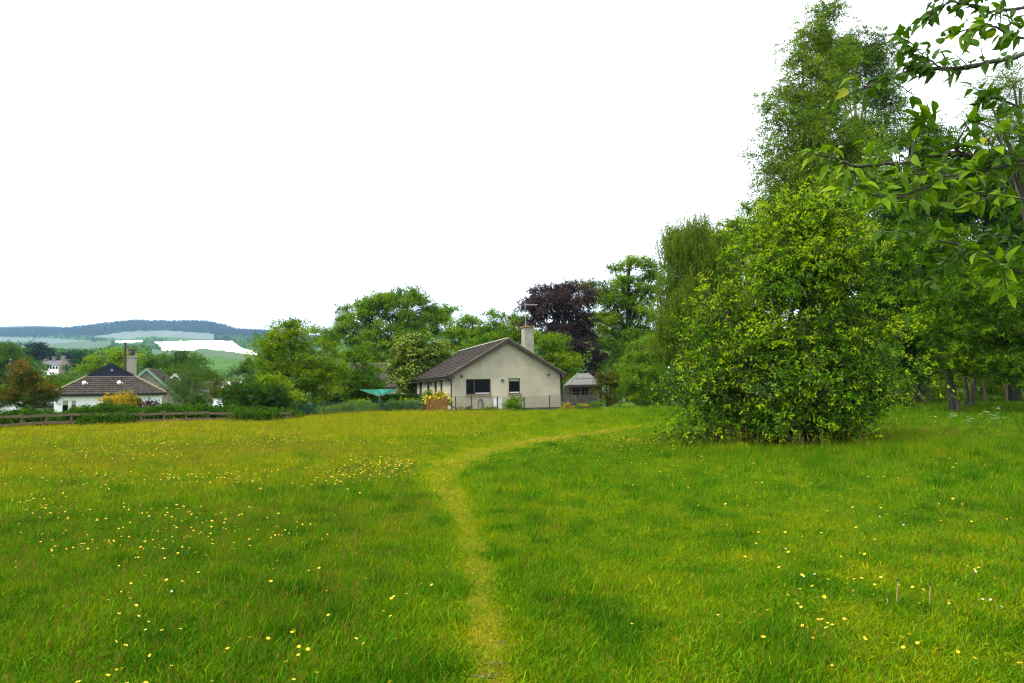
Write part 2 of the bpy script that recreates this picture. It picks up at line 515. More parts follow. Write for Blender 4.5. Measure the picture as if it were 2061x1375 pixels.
SG['shoot'] = scatter_group('sprigs_shoot', sources(sprig_shoot, 3, [FO['shoot_old'], BD, FO['cream'], FO['shoot']], young=4, L=0.105, W=0.046, n=20) + sources(sprig_shoot, 3, [FO['shoot_old'], BD, FO['cream'], FO['shoot']], young=2, L=0.105, W=0.046, n=20) + sources(sprig_shoot, 2, [FO['shoot_old'], BD, FO['cream'], FO['shoot']], raceme=True, young=3, L=0.10, W=0.045, n=18) + sources(sprig_shoot, 2, [FO['shoot_old'], BD, FO['cream'], FO['shoot']], young=4, ln=0.85, L=0.105, W=0.045, twigs=1, n=22))
SG['gean'] = scatter_group('sprigs_gean', sources(sprig_shoot, 4, [FO['oak'], BD], L=0.17, W=0.075, ln=0.6))
SG['hedge'] = scatter_group('sprigs_hedge', sources(sprig_broad, 4, [FO['hedge'], BD], n=34, rad=0.24, L=0.075, W=0.05, flat=1.0))
SG['broom'] = scatter_group('sprigs_broom', sources(sprig_broad, 3, [FO['bright'], BD, FO['yellow']], n=26, rad=0.22, L=0.07, W=0.035, flat=1.2, flowers=4, fl=0.065))
SG['conifer'] = scatter_group('sprigs_conifer', sources(sprig_conifer, 3, [FO['conifer'], BD]))
SG['far'] = scatter_group('far_trees', sources(sprig_blob, 4, [FO['valley'], BD]) + [sprig_blob(900 + i, [FO['conifer'], BD], True) for i in range(2)])
GM = [FO['grass'], FO['seed']]
SG['grass'] = scatter_group('grass_clumps', [sprig_grass(31 + i, GM) for i in range(4)] + [sprig_grass(51 + i, GM, seeds=1) for i in range(2)])

# ------------------------------------------------------------------ terrain
def pdero(px, py):
    """photograph pixel -> height above the level horizon, in pixels"""
    return 790.0 - (py + 0.018 * (px - 1030.5))

CREST = [(-200, 664), (0, 662), (60, 661), (120, 661), (135, 660), (200, 652), (262, 645), (300, 646), (410, 646), (450, 655), (475, 663), (520, 665), (560, 668), (700, 680), (1000, 690), (2061, 700)]
CREST_S = np.array([(x - 1030.5) / F for x, _ in CREST]); CREST_P = np.array([pdero(x, y) for x, y in CREST])
KY = np.array([150, 220, 330, 450, 700, 1000, 1500, 2000, 2600, 3600.0])
KP = np.array([-50, -20, 50, 66, 80, 90, 99, 112, 121, 0.0])

def hz(s, y):
    """height of the far land at distance y along the bearing x/y = s"""
    s = np.asarray(s, float); y = np.asarray(y, float)
    pc = np.interp(s, CREST_S, CREST_P)
    p9 = np.interp(y, KY[:-1], KP[:-1])
    t = np.clip((y - 2600) / 1000.0, 0, 1)
    p = np.where(y > 2600, 121 + (pc - 121) * np.sin(t * math.pi / 2), p9)
    z = 1.6 + y * p / F
    zc = 1.6 + 3600 * pc / F
    back = zc * (1 - 0.55 * sstep(3600, 5200, y))
    pf = np.interp(s, [-1.5, -0.75, -0.70, -0.665, -0.62, 1.5], [151, 151, 151.5, 149, 120, 100])
    zf = 1.6 + 6500 * pf / F
    far = back + (zf - zc * 0.45) * sstep(5200, 6500, y)
    far = far * (1 - sstep(6600, 7000, y)) - 6 * sstep(6600, 7000, y)
    return np.where(y > 3600, far, z)

def land(x, y):
    r = math.hypot(x, y)
    if y < 150: return g1(x, y)
    return float(hz(x / y, y))

# materials for the ground
def ground_mat():
    m, nt, n, l, p = new_mat('meadow_ground')
    tc = n.new('ShaderNodeTexCoord')
    no = n.new('ShaderNodeTexNoise'); no.inputs['Scale'].default_value = 0.35; no.inputs['Detail'].default_value = 8
    l.new(tc.outputs['Object'], no.inputs['Vector'])
    r = ramp_node(n, [(0.3, (0.035, 0.085, 0.003)), (0.55, (0.07, 0.13, 0.004)), (0.75, (0.13, 0.16, 0.006))])
    l.new(no.outputs['Fac'], r.inputs['Fac']); l.new(r.outputs['Color'], p.inputs['Base Color'])
    nb = n.new('ShaderNodeTexNoise'); nb.inputs['Scale'].default_value = 25; l.new(tc.outputs['Object'], nb.inputs['Vector'])
    bp = n.new('ShaderNodeBump'); bp.inputs['Strength'].default_value = 0.8; bp.inputs['Distance'].default_value = 0.03
    l.new(nb.outputs['Fac'], bp.inputs['Height']); l.new(bp.outputs['Normal'], p.inputs['Normal'])
    p.inputs['Roughness'].default_value = 1.0; p.inputs['Specular IOR Level'].default_value = 0.05
    return m
M_ground = ground_mat()
M_soil = solid('trodden_soil', (0.12, 0.115, 0.003), 1.0, 0.3, 5.0, 0.6, 60, 0.05, c2=(0.20, 0.155, 0.01))
M_wood = solid('far_woodland', (0.06, 0.12, 0.03), 1.0, 0.35, 0.03, 0, spec=0.0)
M_fieldg = solid('green_field', (0.085, 0.12, 0.06), 1.0, 0.12, 0.01, 0, spec=0.0)
M_fieldp = solid('pale_field', (0.13, 0.16, 0.13), 1.0, 0.15, 0.01, 0, spec=0.0)
M_fieldw = solid('white_field', (0.80, 0.80, 0.78), 1.0, 0.03, 0.01, 0, spec=0.0)
M_forest = solid('conifer_forest', (0.010, 0.022, 0.016), 1.0, 0.3, 0.02, 0, spec=0.0)

def build_ground():
    rs = np.concatenate([np.arange(0.6, 12, 0.4), np.arange(12, 40, 0.8), np.arange(40, 150, 2.5), np.geomspace(150, 7000, 24)])
    A = 300
    az = np.linspace(0, 2 * math.pi, A, endpoint=False)
    X = (rs[:, None] * np.sin(az)[None]).ravel(); Y = (rs[:, None] * np.cos(az)[None]).ravel()
    Z = gz(X, Y)
    Z = np.where(np.hypot(X, Y) > 149, Z - 1.5, Z)
    v = np.stack([X, Y, Z], 1).tolist()
    c = len(v); v.append((0, 0, g1(0, 0)))
    f = []
    for i in range(len(rs) - 1):
        for k in range(A):
            k2 = (k + 1) % A
            f.append((i * A + k, (i + 1) * A + k, (i + 1) * A + k2, i * A + k2))
    for k in range(A): f.append((c, k, (k + 1) % A))
    me = bpy.data.meshes.new('ground'); me.from_pydata(v, [], f); me.materials.append(M_ground)
    me.polygons.foreach_set('use_smooth', [True] * len(f)); me.update()
    o = link(bpy.data.objects.new('ground', me)); o['kind'] = 'structure'
build_ground()

POLY = [  # fields and forests of the far hillside, outlined where they lie
    (4, [(-300, 600), (700, 600), (700, 700), (560, 702), (470, 690), (430, 684), (432, 672), (330, 665), (260, 667), (200, 676), (120, 673), (60, 677), (-300, 679)]),
    (2, [(190, 677), (260, 667), (330, 665), (430, 672), (430, 684), (360, 680), (300, 677), (250, 683), (215, 679)]),
    (2, [(-300, 678), (0, 679), (100, 681), (190, 687), (110, 692), (60, 687), (0, 689), (-300, 689)]),
    (1, [(60, 689), (110, 692), (225, 687), (218, 697), (165, 702), (110, 699), (40, 698)]),
    (1, [(270, 706), (400, 705), (480, 711), (545, 722), (520, 727), (430, 717), (380, 717), (300, 713)]),
    (3, [(225, 686), (288, 685), (292, 689), (240, 690)]),
    (3, [(305, 688), (320, 693), (328, 706), (392, 706), (402, 701), (440, 705), (480, 710), (524, 717), (522, 709), (490, 702), (472, 691), (468, 686), (410, 685), (350, 687)]),
]
def inpoly(x, y, poly):
    ins = np.zeros(x.shape, bool)
    for (x0, y0), (x1, y1) in zip(poly, poly[1:] + poly[:1]):
        c = ((y0 > y) != (y1 > y)) & (x < (x1 - x0) * (y - y0) / ((y1 - y0) or 1e-9) + x0)
        ins ^= c
    return ins

def hill_kind(X, Y, Z):
    P = np.array(CAMROT.transposed()) @ np.stack([X, Y, Z - 1.6])
    px = 1030.5 - F * P[0] / P[2]; py = 687.5 + F * P[1] / P[2]
    k = np.zeros(X.shape, int)
    px = px + 1.2 * np.sin(py * 1.7 + px * 0.11); py = py + 0.35 * np.sin(px * 0.23) + 0.15 * np.sin(px * 0.9)
    for idx, poly in POLY: k[inpoly(px, py, poly)] = idx
    return k

def build_hills():
    s = np.concatenate([np.linspace(-1.25, -0.80, 14), np.arange(-0.78, -0.33, 0.0011), np.linspace(-0.32, 1.25, 50)])
    pk = np.linspace(-50, 121, 130)
    y1 = np.interp(pk, KP[:-1], KY[:-1])
    y = np.concatenate([y1, 2600 + 1000 * np.linspace(0, 1, 34)[1:], [4000, 4600, 5200, 5700, 6100, 6400, 6500, 6600, 6800, 7000]])
    S, YY = np.meshgrid(s, y)
    Z = hz(S, YY)
    Z = Z + np.where((YY > 160) & (YY < 3590), YY * 0.0004 * (np.sin(S * 60 + YY * 0.01) + np.sin(S * 140 - YY * 0.004)), 0)
    X = S * YY
    v = np.stack([X.ravel(), YY.ravel(), Z.ravel()], 1)
    nr, nc = S.shape
    i, j = np.meshgrid(np.arange(nr - 1), np.arange(nc - 1), indexing='ij')
    a = (i * nc + j).ravel()
    f = np.stack([a, a + 1, a + nc + 1, a + nc], 1)
    cen = v[f].mean(1)
    k = hill_kind(cen[:, 0], cen[:, 1], cen[:, 2])
    me = bpy.data.meshes.new('hills'); me.from_pydata(v.tolist(), [], f.tolist())
    for m in (M_wood, M_fieldg, M_fieldp, M_fieldw, M_forest): me.materials.append(m)
    me.polygons.foreach_set('material_index', k.astype(np.int32)); me.polygons.foreach_set('use_smooth', [True] * len(f)); me.update()
    o = link(bpy.data.objects.new('hills', me)); o['kind'] = 'structure'
build_hills()

MANSION = at(117, 746, 330)
def build_far_woods():
    g = np.random.default_rng(5)
    def place(N, y0, y1, kinds, sc0, sc1):
        s = g.uniform(-0.80, -0.30, N); p = g.uniform(np.interp(y0, KY, KP), np.interp(min(y1, 2600), KY, KP), N) if y1 <= 2600 else None
        y = np.interp(p, KP[:-1], KY[:-1]) if p is not None else g.uniform(y0, y1, N)
        x = s * y; z = hz(s, y)
        k = hill_kind(x, y, z)
        scs = g.uniform(sc0, sc1, N)
        ok = np.isin(k, kinds) & ~np.any([np.isin(hill_kind(x, y, z + q * scs), [1, 2, 3]) for q in (2.5, 5.0, 7.5, 10.0)], axis=0)
        ok &= ~((np.abs(x - MANSION.x) < 15) & (y > MANSION.y - 70) & (y < MANSION.y + 14))
        return np.stack([x, y, z - 0.8], 1)[ok], scs[ok]
    a, sa = place(2600, 460, 1600, [0], 0.6, 1.5)
    b, sb = place(2400, 1500, 2600, [0, 4], 0.8, 1.5)
    c, sc = place(6500, 2600, 3590, [4, 0], 0.7, 1.15)
    P = np.concatenate([a, b, c]); S = np.concatenate([sa, sb, sc]); N = len(P)
    var = g.integers(0, 6, N); var[len(a) + len(b):] = g.integers(4, 6, len(c)); var[:len(a)] = g.integers(0, 4, len(a))
    rot = np.stack([np.zeros(N), np.zeros(N), g.uniform(0, 6.28, N)], 1)
    o = scatter('woodland', P, rot, S, g.normal(0.45, 0.22, N), SG['far'], var=var)
    tag(o, 'mixed woodland covering the far hillsides across the valley', 'woodland')
build_far_woods()

# haze: the air of the valley
def build_haze():
    m = bpy.data.materials.new('haze_air'); m.use_nodes = True
    n, l = m.node_tree.nodes, m.node_tree.links
    n.clear()
    out = n.new('ShaderNodeOutputMaterial'); pv = n.new('ShaderNodeVolumePrincipled')
    pv.inputs['Color'].default_value = (0.38, 0.68, 1.0, 1)
    pv.inputs['Density'].default_value = HAZE
    pv.inputs['Anisotropy'].default_value = 0.0
    l.new(pv.outputs['Volume'], out.inputs['Volume'])
    mb = MB(); mb.box((-9500, -7600, -9), (9500, 7600, 860))
    o = mb.build('haze', m)
    o['kind'] = 'stuff'
HAZE = 0.0001
build_haze()

# ------------------------------------------------------------------ building materials
M = {}
M['render'] = solid('cream_roughcast', (0.395, 0.355, 0.258), 0.95, 0.14, 0.9, 0.5, 90, 0.1)
M['render_new'] = solid('cream_roughcast_patch', (0.43, 0.39, 0.28), 0.95, 0.06, 1.5, 0.5, 90, 0.1)
M['tile'] = solid('brown_concrete_tile', (0.038, 0.031, 0.026), 0.9, 0.35, 2.2, 0.4, 60, 0.05, c2=(0.064, 0.053, 0.045))
M['tile_pale'] = solid('brown_grey_tile', (0.052, 0.044, 0.036), 0.9, 0.3, 2.5, 0.4, 60, 0.05, c2=(0.085, 0.073, 0.060))
M['ridge'] = solid('lichened_ridge_tile', (0.22, 0.20, 0.15), 0.95, 0.4, 5.0, 0.5, 50, 0.1, c2=(0.5, 0.48, 0.42))
M['summer'] = solid('near_black_stain', (0.024, 0.017, 0.015), 0.6, 0.2, 4.0)
M['brown'] = solid('dark_brown_paint', (0.048, 0.030, 0.026), 0.5, 0.15, 3.0)
M['verge'] = solid('mossy_mortar', (0.20, 0.18, 0.11), 0.95, 0.3, 6.0, 0.4, 40, 0.1)
M['gutter'] = solid('black_plastic', (0.012, 0.011, 0.011), 0.4, 0.1, 3.0)
M['sill'] = solid('weathered_sill', (0.20, 0.165, 0.10), 0.9, 0.25, 8.0, 0.3, 50, 0.1)
M['glass'] = glass_mat('dark_window_glass')
M['white'] = solid('white_paint', (0.80, 0.80, 0.79), 0.6, 0.03, 2.0)
M['white_wall'] = solid('white_render', (0.80, 0.80, 0.80), 0.9, 0.03, 1.5, 0.3, 80, 0.1)
M['stone_chim'] = solid('grey_roughcast', (0.30, 0.28, 0.22), 0.95, 0.3, 5.0, 0.6, 60, 0.1)
M['cap'] = solid('lichen_cap', (0.22, 0.15, 0.05), 0.95, 0.35, 9.0, 0.4, 40, 0.1)
M['pot'] = solid('chimney_clay', (0.07, 0.05, 0.05), 0.8, 0.2, 8.0)
M['plinth'] = solid('dark_plinth', (0.05, 0.042, 0.032), 0.95, 0.3, 5.0, 0.4, 40, 0.1)
M['metal'] = solid('grey_metal', (0.45, 0.45, 0.44), 0.35, 0.1, 5.0, metal=0.8)
M['lead'] = solid('dull_lead', (0.20, 0.20, 0.20), 0.6, 0.15, 5.0)
M['navy'] = solid('navy_boards', (0.008, 0.013, 0.035), 0.6, 0.2, 4.0)
M['blind'] = solid('pale_blind', (0.30, 0.29, 0.22), 0.9, 0.1, 4.0)
M['blind_green'] = solid('green_blind', (0.28, 0.36, 0.16), 0.9, 0.1, 4.0)
M['stone'] = solid('brown_rubble_stone', (0.20, 0.17, 0.13), 0.95, 0.35, 3.5, 0.8, 12, 0.1, c2=(0.32, 0.28, 0.22))
M['slate'] = solid('grey_slate', (0.10, 0.10, 0.11), 0.7, 0.25, 3.0, 0.3, 40, 0.3)
M['slate_pale'] = solid('pale_felt_shingle', (0.15, 0.15, 0.135), 0.9, 0.2, 4.0, 0.4, 60, 0.1)
M['oldwood'] = solid('weathered_timber', (0.105, 0.082, 0.05), 0.95, 0.35, 7.0, 0.6, 60, 0.1)
M['darkwood'] = solid('dark_timber', (0.075, 0.055, 0.035), 0.95, 0.35, 8.0, 0.6, 60, 0.1)
M['orangewood'] = solid('orange_brown_stain', (0.16, 0.075, 0.018), 0.8, 0.25, 8.0, 0.4, 60, 0.2)
M['greenpaint'] = solid('green_trim', (0.16, 0.26, 0.18), 0.7, 0.15, 3.0)
M['wire'] = solid('galvanised_wire', (0.10, 0.10, 0.09), 0.6, 0.1, 3.0)
M['wire_green'] = solid('green_wire', (0.015, 0.06, 0.035), 0.5, 0.1, 3.0)
M['teal'] = solid('turquoise_line', (0.0, 0.27, 0.20), 0.5, 0.08, 3.0)
M['rubber'] = solid('grey_hose', (0.05, 0.045, 0.045), 0.5, 0.1, 3.0)
M['brass'] = solid('bronze_lamp', (0.20, 0.15, 0.07), 0.5, 0.25, 12.0)
M['redstone'] = solid('pink_sandstone', (0.19, 0.14, 0.115), 0.95, 0.25, 1.0, 0, spec=0.1)

def tile_slope(mb, o, u, w, n, bounds, S, course=0.32, tw=0.30, amp=0.022, thick=0.03, m=0, per=4):
    """overlapping courses of wavy roof tiles: o eave corner, u along the eave, w up the slope, n outward"""
    o, u, w, n = Vector(o), Vector(u), Vector(w), Vector(n)
    J = int(math.ceil(S / course))
    for j in range(J):
        s0, s1 = j * course, min((j + 1) * course + 0.03, S)
        a, b = bounds(s0)
        if b - a < 0.1: continue
        N = max(2, int((b - a) / tw * per))
        vs = []
        for i in range(N + 1):
            x = a + (b - a) * i / N
            ph = x / tw + (0.5 if j % 2 else 0) * 0
            wv = amp * (0.5 + 0.5 * math.cos(ph * 2 * math.pi)) if per >= 4 else amp * (i % 2)
            a2, b2 = bounds(s1); x2 = min(max(x, a2), b2)
            vs += [o + u * x + w * s0 - n * 0.01, o + u * x + w * s0 + n * (thick + wv), o + u * x2 + w * s1 + n * (wv * 0.8 + 0.004)]
        fs = []
        for i in range(N):
            k = 3 * i
            fs += [(k, k + 3, k + 4, k + 1), (k + 1, k + 4, k + 5, k + 2)]
        mb.add(vs, fs, m)

def wall_with_holes(mb, o, u, L, H, holes, th=0.14, m=0, z0=0.0):
    """one wall face o + u*x + z, cut by holes (x0, x1, z0, z1), with reveals going inward"""
    o, u = Vector(o), Vector(u); up = Vector((0, 0, 1)); n = u.cross(up)        # outward
    xs = sorted({0, L, *[h[0] for h in holes], *[h[1] for h in holes]}); zs = sorted({z0, H, *[h[2] for h in holes], *[h[3] for h in holes]})
    P = lambda x, z, d=0: o + u * x + up * z - n * d
    for x0, x1 in zip(xs, xs[1:]):
        for a, b in zip(zs, zs[1:]):
            cx, cz = (x0 + x1) / 2, (a + b) / 2
            if any(h[0] < cx < h[1] and h[2] < cz < h[3] for h in holes): continue
            mb.quad(P(x0, a), P(x1, a), P(x1, b), P(x0, b), m)
    for x0, x1, a, b in holes:
        mb.quad(P(x0, a), P(x0, a, th), P(x0, b, th), P(x0, b), m); mb.quad(P(x1, a, th), P(x1, a), P(x1, b), P(x1, b, th), m)
        mb.quad(P(x0, a, th), P(x0, a), P(x1, a), P(x1, a, th), m); mb.quad(P(x0, b), P(x0, b, th), P(x1, b, th), P(x1, b), m)

def window_part(parent, o, u, x0, x1, z0, z1, frame_m, mull=(), sill=None, depth=0.09, fw=0.07, blind=None, rails=(), name='window'):
    """window frame (a part) with pane, sill and blind as its own pieces"""
    o, u = Vector(o), Vector(u); up = Vector((0, 0, 1)); n = u.cross(up)
    P = lambda x, z, d: o + u * x + up * z - n * d
    def blk(mb, xa, xb, za, zb, d0, d1):
        vs = [P(xa, za, d0), P(xb, za, d0), P(xb, za, d1), P(xa, za, d1), P(xa, zb, d0), P(xb, zb, d0), P(xb, zb, d1), P(xa, zb, d1)]
        mb.add(vs, [(0, 3, 2, 1), (4, 5, 6, 7), (0, 1, 5, 4), (1, 2, 6, 5), (2, 3, 7, 6), (3, 0, 4, 7)])
    mb = MB(); e = 0.003; d0, d1 = depth - 0.04, depth + 0.03
    blk(mb, x0 + e, x0 + fw, z0 + e, z1 - e, d0, d1); blk(mb, x1 - fw, x1 - e, z0 + e, z1 - e, d0, d1)
    blk(mb, x0 + fw, x1 - fw, z0 + e, z0 + fw, d0, d1); blk(mb, x0 + fw, x1 - fw, z1 - fw, z1 - e, d0, d1)
    for q in mull: blk(mb, q - fw * 0.6, q + fw * 0.6, z0 + fw, z1 - fw, d0 + 0.003, d1 - 0.003)
    for q in rails: blk(mb, x0 + fw, x1 - fw, q - 0.025, q + 0.025, d0 + 0.006, d1 - 0.006)
    w = mb.build(name, frame_m, parent)
    cuts = [x0 + fw * 0.6] + list(mull) + [x1 - fw * 0.6]
    for a, b in zip(cuts, cuts[1:]):
        g = MB(); g.quad(P(a, z0 + 0.02, depth), P(b, z0 + 0.02, depth), P(b, z1 - 0.02, depth), P(a, z1 - 0.02, depth))
        g.build('pane', M['glass'], w)
    if blind:
        g = MB(); blk(g, x0 + fw, x1 - fw, z1 - fw - blind[0], z1 - fw, depth - 0.018, depth - 0.004); g.build('blind', blind[1], w)
    if sill:
        g = MB(); blk(g, x0 - 0.06, x1 + 0.06, z0 - 0.13, z0 - e, -0.07, 0.10); g.build('sill', sill, w)
    return w

# ------------------------------------------------------------------ the cream bungalow
HX, HY, HZ = at(911, 829, 48.5).x, 48.5, g1(at(911, 829, 48.5).x, 48.5)
HZ = at(911, 828, 48.5).z
HR = R(18.2)
def build_bungalow():
    W, Lh, E, A = 8.24, 14.2, 2.58, 4.98
    h = thing('bungalow', 'cream roughcast bungalow with brown tiled roof and wide gable behind the meadow', 'house', (HX, HY, HZ), HR)
    uf, us = Vector((1, 0, 0)), Vector((0, -1, 0))
    front = [(1.0, 2.84, 1.15, 2.26), (4.2, 5.08, 1.17, 2.28)]
    side = [(Lh - 4.06, Lh - 3.33, 1.0, 2.36), (Lh - 6.26, Lh - 5.40, 0.95, 2.36), (Lh - 9.3, Lh - 8.3, 1.0, 2.36), (Lh - 12.9, Lh - 11.6, 0.16, 2.36)]
    mb = MB()
    wall_with_holes(mb, (0, 0, 0), uf, W, E, front, z0=0.12)
    wall_with_holes(mb, (0, Lh, 0), us, Lh, E, side, z0=0.12)
    wall_with_holes(mb, (W, 0, 0), Vector((0, 1, 0)), Lh, E, [], z0=0.12)
    wall_with_holes(mb, (W, Lh, 0), Vector((-1, 0, 0)), W, E, [], z0=0.12)
    for v in (0, Lh): mb.add([(0, v, E), (W, v, E), (W / 2, v, A)], [(0, 1, 2) if v == 0 else (0, 2, 1)])
    mb.build('wall', M['render'], h)
    mb = MB(); mb.box((2.86, -0.004, 0.13), (3.95, 0.02, 2.28)); mb.build('render_patch', M['render_new'], h)
    mb = MB(); mb.box((0.02, 0.02, -0.7), (W - 0.02, Lh - 0.02, 0.118)); mb.build('plinth', M['plinth'], h)
    window_part(h, (0, 0, 0), uf, *front[0], M['brown'], mull=(1.62,), sill=M['sill'])
    window_part(h, (0, 0, 0), uf, *front[1], M['brown'], sill=M['sill'], blind=(0.14, M['blind_green']))
    # pale lower edge strips inside the two gable windows
    for x0, x1, z0 in ((1.70, 2.74, 1.22), (4.28, 5.0, 1.24)):
        mb = MB(); mb.box((x0, 0.035, z0), (x1, 0.05, z0 + 0.05)); mb.build('window_edge', M['white'], h)
    for s in side[:3]: window_part(h, (0, Lh, 0), us, *s, M['brown'], sill=M['sill'])
    d = window_part(h, (0, Lh, 0), us, *side[3], M['brown'], rails=(2.0,), name='door')
    mb = MB(); mb.box((-0.0 + 0.05, Lh - (Lh - 11.6) - 0.0, 0.2), (0.09, 12.9, 1.97)); mb.build('door_leaf', M['brown'], d)
    # roof
    ov, ev = 0.32, 0.34
    k = (A - E) / (W / 2); c = 1 / math.sqrt(1 + k * k)
    S = (W / 2 + ev) / c
    roof = MB()
    for sgn, x0 in ((1, -ev), (-1, W + ev)):
        e = Vector((x0, -ov, E - k * ev)); t = Vector((W / 2, -ov, A)); dv = Vector((0, Lh + 2 * ov, 0)); up = Vector((0, 0, 0.16))
        vs = [e, t, t + dv, e + dv, e + up, t + up, t + up + dv, e + up + dv]
        vs = [v + Vector((0, 0, 0.012)) for v in vs]
        roof.add(vs, [(0, 1, 2, 3), (4, 7, 6, 5), (0, 4, 5, 1), (3, 2, 6, 7), (0, 3, 7, 4)])
    rf = roof.build('roof', M['brown'], h)
    tl = MB()
    for sgn in (1, -1):
        o = Vector((-ev - 0.03, -ov - 0.02, E - k * ev + 0.165)) if sgn > 0 else Vector((W + ev + 0.03, -ov - 0.02, E - k * ev + 0.165))
        w = Vector((sgn * c, 0, k * c)); n = Vector((-sgn * k * c, 0, c))
        tile_slope(tl, o, (0, 1, 0), w, n, lambda s: (0, Lh + 2 * ov + 0.04), S + 0.02, thick=0.04)
    o = tl.build('roof_tiles', M['tile'], rf); o['kind'] = 'stuff'
    me = None
    nr = 32; ln = (Lh + 2 * ov) / nr
    for i in range(nr):
        if me is None:
            mb = MB(); pts = []
            for j in range(7):
                a = math.pi * j / 6
                pts.append((0.15 * math.cos(a), 0.085 * math.sin(a)))
            for y0, s in ((0, 1.0), (ln * 0.97, 1.08)):
                for x, z in pts: mb.v.append((x * s, y0, z * s))
            for j in range(6): mb.f.append((j, j + 1, j + 8, j + 7)); mb.m.append(0)
            mb.f.append(tuple(range(6, -1, -1))); mb.m.append(0)
            me = mb.mesh('ridge_tile', M['ridge'])
        r_ = bpy.data.objects.new('ridge_tile', me); r_.location = (W / 2, -ov + i * ln, A + 0.19 + 0.006 * math.sin(i * 2.3)); link(r_, rf)
    for v in (-ov - 0.035, Lh + ov + 0.035):           # barge boards, verge and box ends on both gables
        mb, vg = MB(), MB()
        for sgn, x0 in ((1, -ev), (-1, W + ev)):
            e = Vector((x0, v, E - k * ev + 0.09)); t = Vector((W / 2 + sgn * 0.001, v, A + 0.085))
            mb.bar(e, t, 0.03, 0.24, up=(0, 0, 1)); vg.bar(e + Vector((0, 0, 0.125)), t + Vector((0, 0, 0.125)), 0.07, 0.05)
            f = Vector((x0, v + (0.02 if v < 0 else -0.02), E - k * ev - 0.04))
            xi = x0 + sgn * 0.36
            mb.add([(x0, v, f.z - 0.07), (xi, v, f.z - 0.07), (xi + sgn * 0.06, v, E - k * ev + k * 0.40), (x0, v, f.z + 0.12)], [(0, 1, 2, 3)])
        mb.build('barge_board', M['brown'], h); vg.build('verge', M['verge'], rf)
    for x0, sgn in ((-ev, 1), (W + ev, -1)):           # soffit, fascia, gutter, downpipes
        mb = MB(); mb.box((min(x0, x0 + sgn * 0.36), -ov, E - k * ev - 0.11), (max(x0, x0 + sgn * 0.36), Lh + ov, E - k * ev - 0.09)); mb.build('soffit', M['brown'], h)
        mb = MB(); mb.box((min(x0, x0 - sgn * 0.02), -ov + 0.003, E - k * ev - 0.12), (max(x0, x0 - sgn * 0.02), Lh + ov - 0.003, E - k * ev + 0.14)); mb.build('fascia', M['brown'], h)
        gx = x0 - sgn * 0.085; gzz = E - k * ev + 0.10
        mb = MB(); mb.tube([(gx, -ov - 0.05, gzz), (gx, Lh + ov + 0.05, gzz)], 0.062, 8); mb.build('gutter', M['gutter'], h)
        for y0 in (-ov + 0.5, Lh - 0.15):
            wx = -0.06 if sgn > 0 else W + 0.06
            wy = 0.10 if y0 < 1 else y0
            mb = MB(); mb.tube([(gx, y0, gzz - 0.05), (gx, y0, gzz - 0.16), (wx, wy, gzz - 0.42), (wx, wy, 0.02)], 0.042, 6); mb.build('downpipe', M['gutter'], h)
    # chimney
    c0 = at(1062, 690, 51.0); loc = Matrix.Rotation(-HR, 3, 'Z') @ (c0 - Vector((HX, HY, HZ)))
    ct = at(1062, 659, 51.0).z - HZ
    cx, cyy = loc.x, loc.y
    mb = MB(); mb.box((cx - 0.36, cyy - 0.36, 3.4), (cx + 0.36, cyy + 0.36, ct - 0.04)); ch = mb.build('chimney', M['stone_chim'], h)
    mb = MB(); mb.box((cx - 0.44, cyy - 0.44, ct - 0.04), (cx + 0.44, cyy + 0.44, ct + 0.07)); mb.build('chimney_cap', M['cap'], ch)
    mb = MB(); mb.tube([(cx - 0.06, cyy, ct + 0.07), (cx - 0.06, cyy, ct + 0.15), (cx - 0.06, cyy, ct + 0.42), (cx - 0.06, cyy, ct + 0.46)], [0.2, 0.15, 0.14, 0.17], 10); mb.build('chimney_pot', M['pot'], ch)
    mb = MB(); az = at(1062, 615, 51.0).z - HZ
    mb.tube([(cx - 0.25, cyy - 0.3, ct - 0.5), (cx - 0.25, cyy - 0.3, az + 0.12)], 0.015, 5)
    mb.tube([(cx - 0.35, cyy - 0.3, az), (cx + 0.72, cyy - 0.36, az + 0.02)], 0.012, 5)
    for i in range(9):
        x = cx - 0.25 + 0.115 * i
        mb.tube([(x, cyy - 0.55, az + 0.03), (x, cyy - 0.1, az + 0.03)], 0.007, 4); mb.tube([(x, cyy - 0.32, az - 0.05), (x, cyy - 0.32, az + 0.09)], 0.008, 4)
    mb.build('aerial', M['metal'], ch)
    # lamps, vents on the gable and the side wall
    def lamp(o3, out):
        o3, out = Vector(o3), Vector(out)
        mb = MB(); sd = out.cross(Vector((0, 0, 1)))
        mb.bar(o3, o3 + out * 0.16, 0.04, 0.05)
        c_ = o3 + out * 0.14
        mb.tube([c_ + Vector((0, 0, 0.16)), c_ + Vector((0, 0, 0.12)), c_ + Vector((0, 0, 0.07))], [0.02, 0.06, 0.11], 8)
        mb.tube([c_ + Vector((0, 0, -0.12)), c_ + Vector((0, 0, -0.09)), c_ + Vector((0, 0, -0.07))], [0.03, 0.06, 0.07], 8)
        for t in range(6):
            a = t * 1.047; r_ = Vector((math.cos(a), math.sin(a), 0))
            mb.tube([c_ + r_ * 0.06 - Vector((0, 0, 0.08)), c_ + r_ * 0.09 + Vector((0, 0, 0.08))], 0.011, 4)
        L = mb.build('wall_lamp', M['brass'], h)
        g = MB(); g.tube([c_ - Vector((0, 0, 0.08)), c_ + Vector((0, 0, 0.08))], [0.05, 0.075], 6); g.build('lamp_glass', M['glass'], L)
    lamp((0.66, 0, 2.46), (0, -1, 0)); lamp((7.28, 0, 2.52), (0, -1, 0)); lamp((0, 7.4, 2.05), (-1, 0, 0))
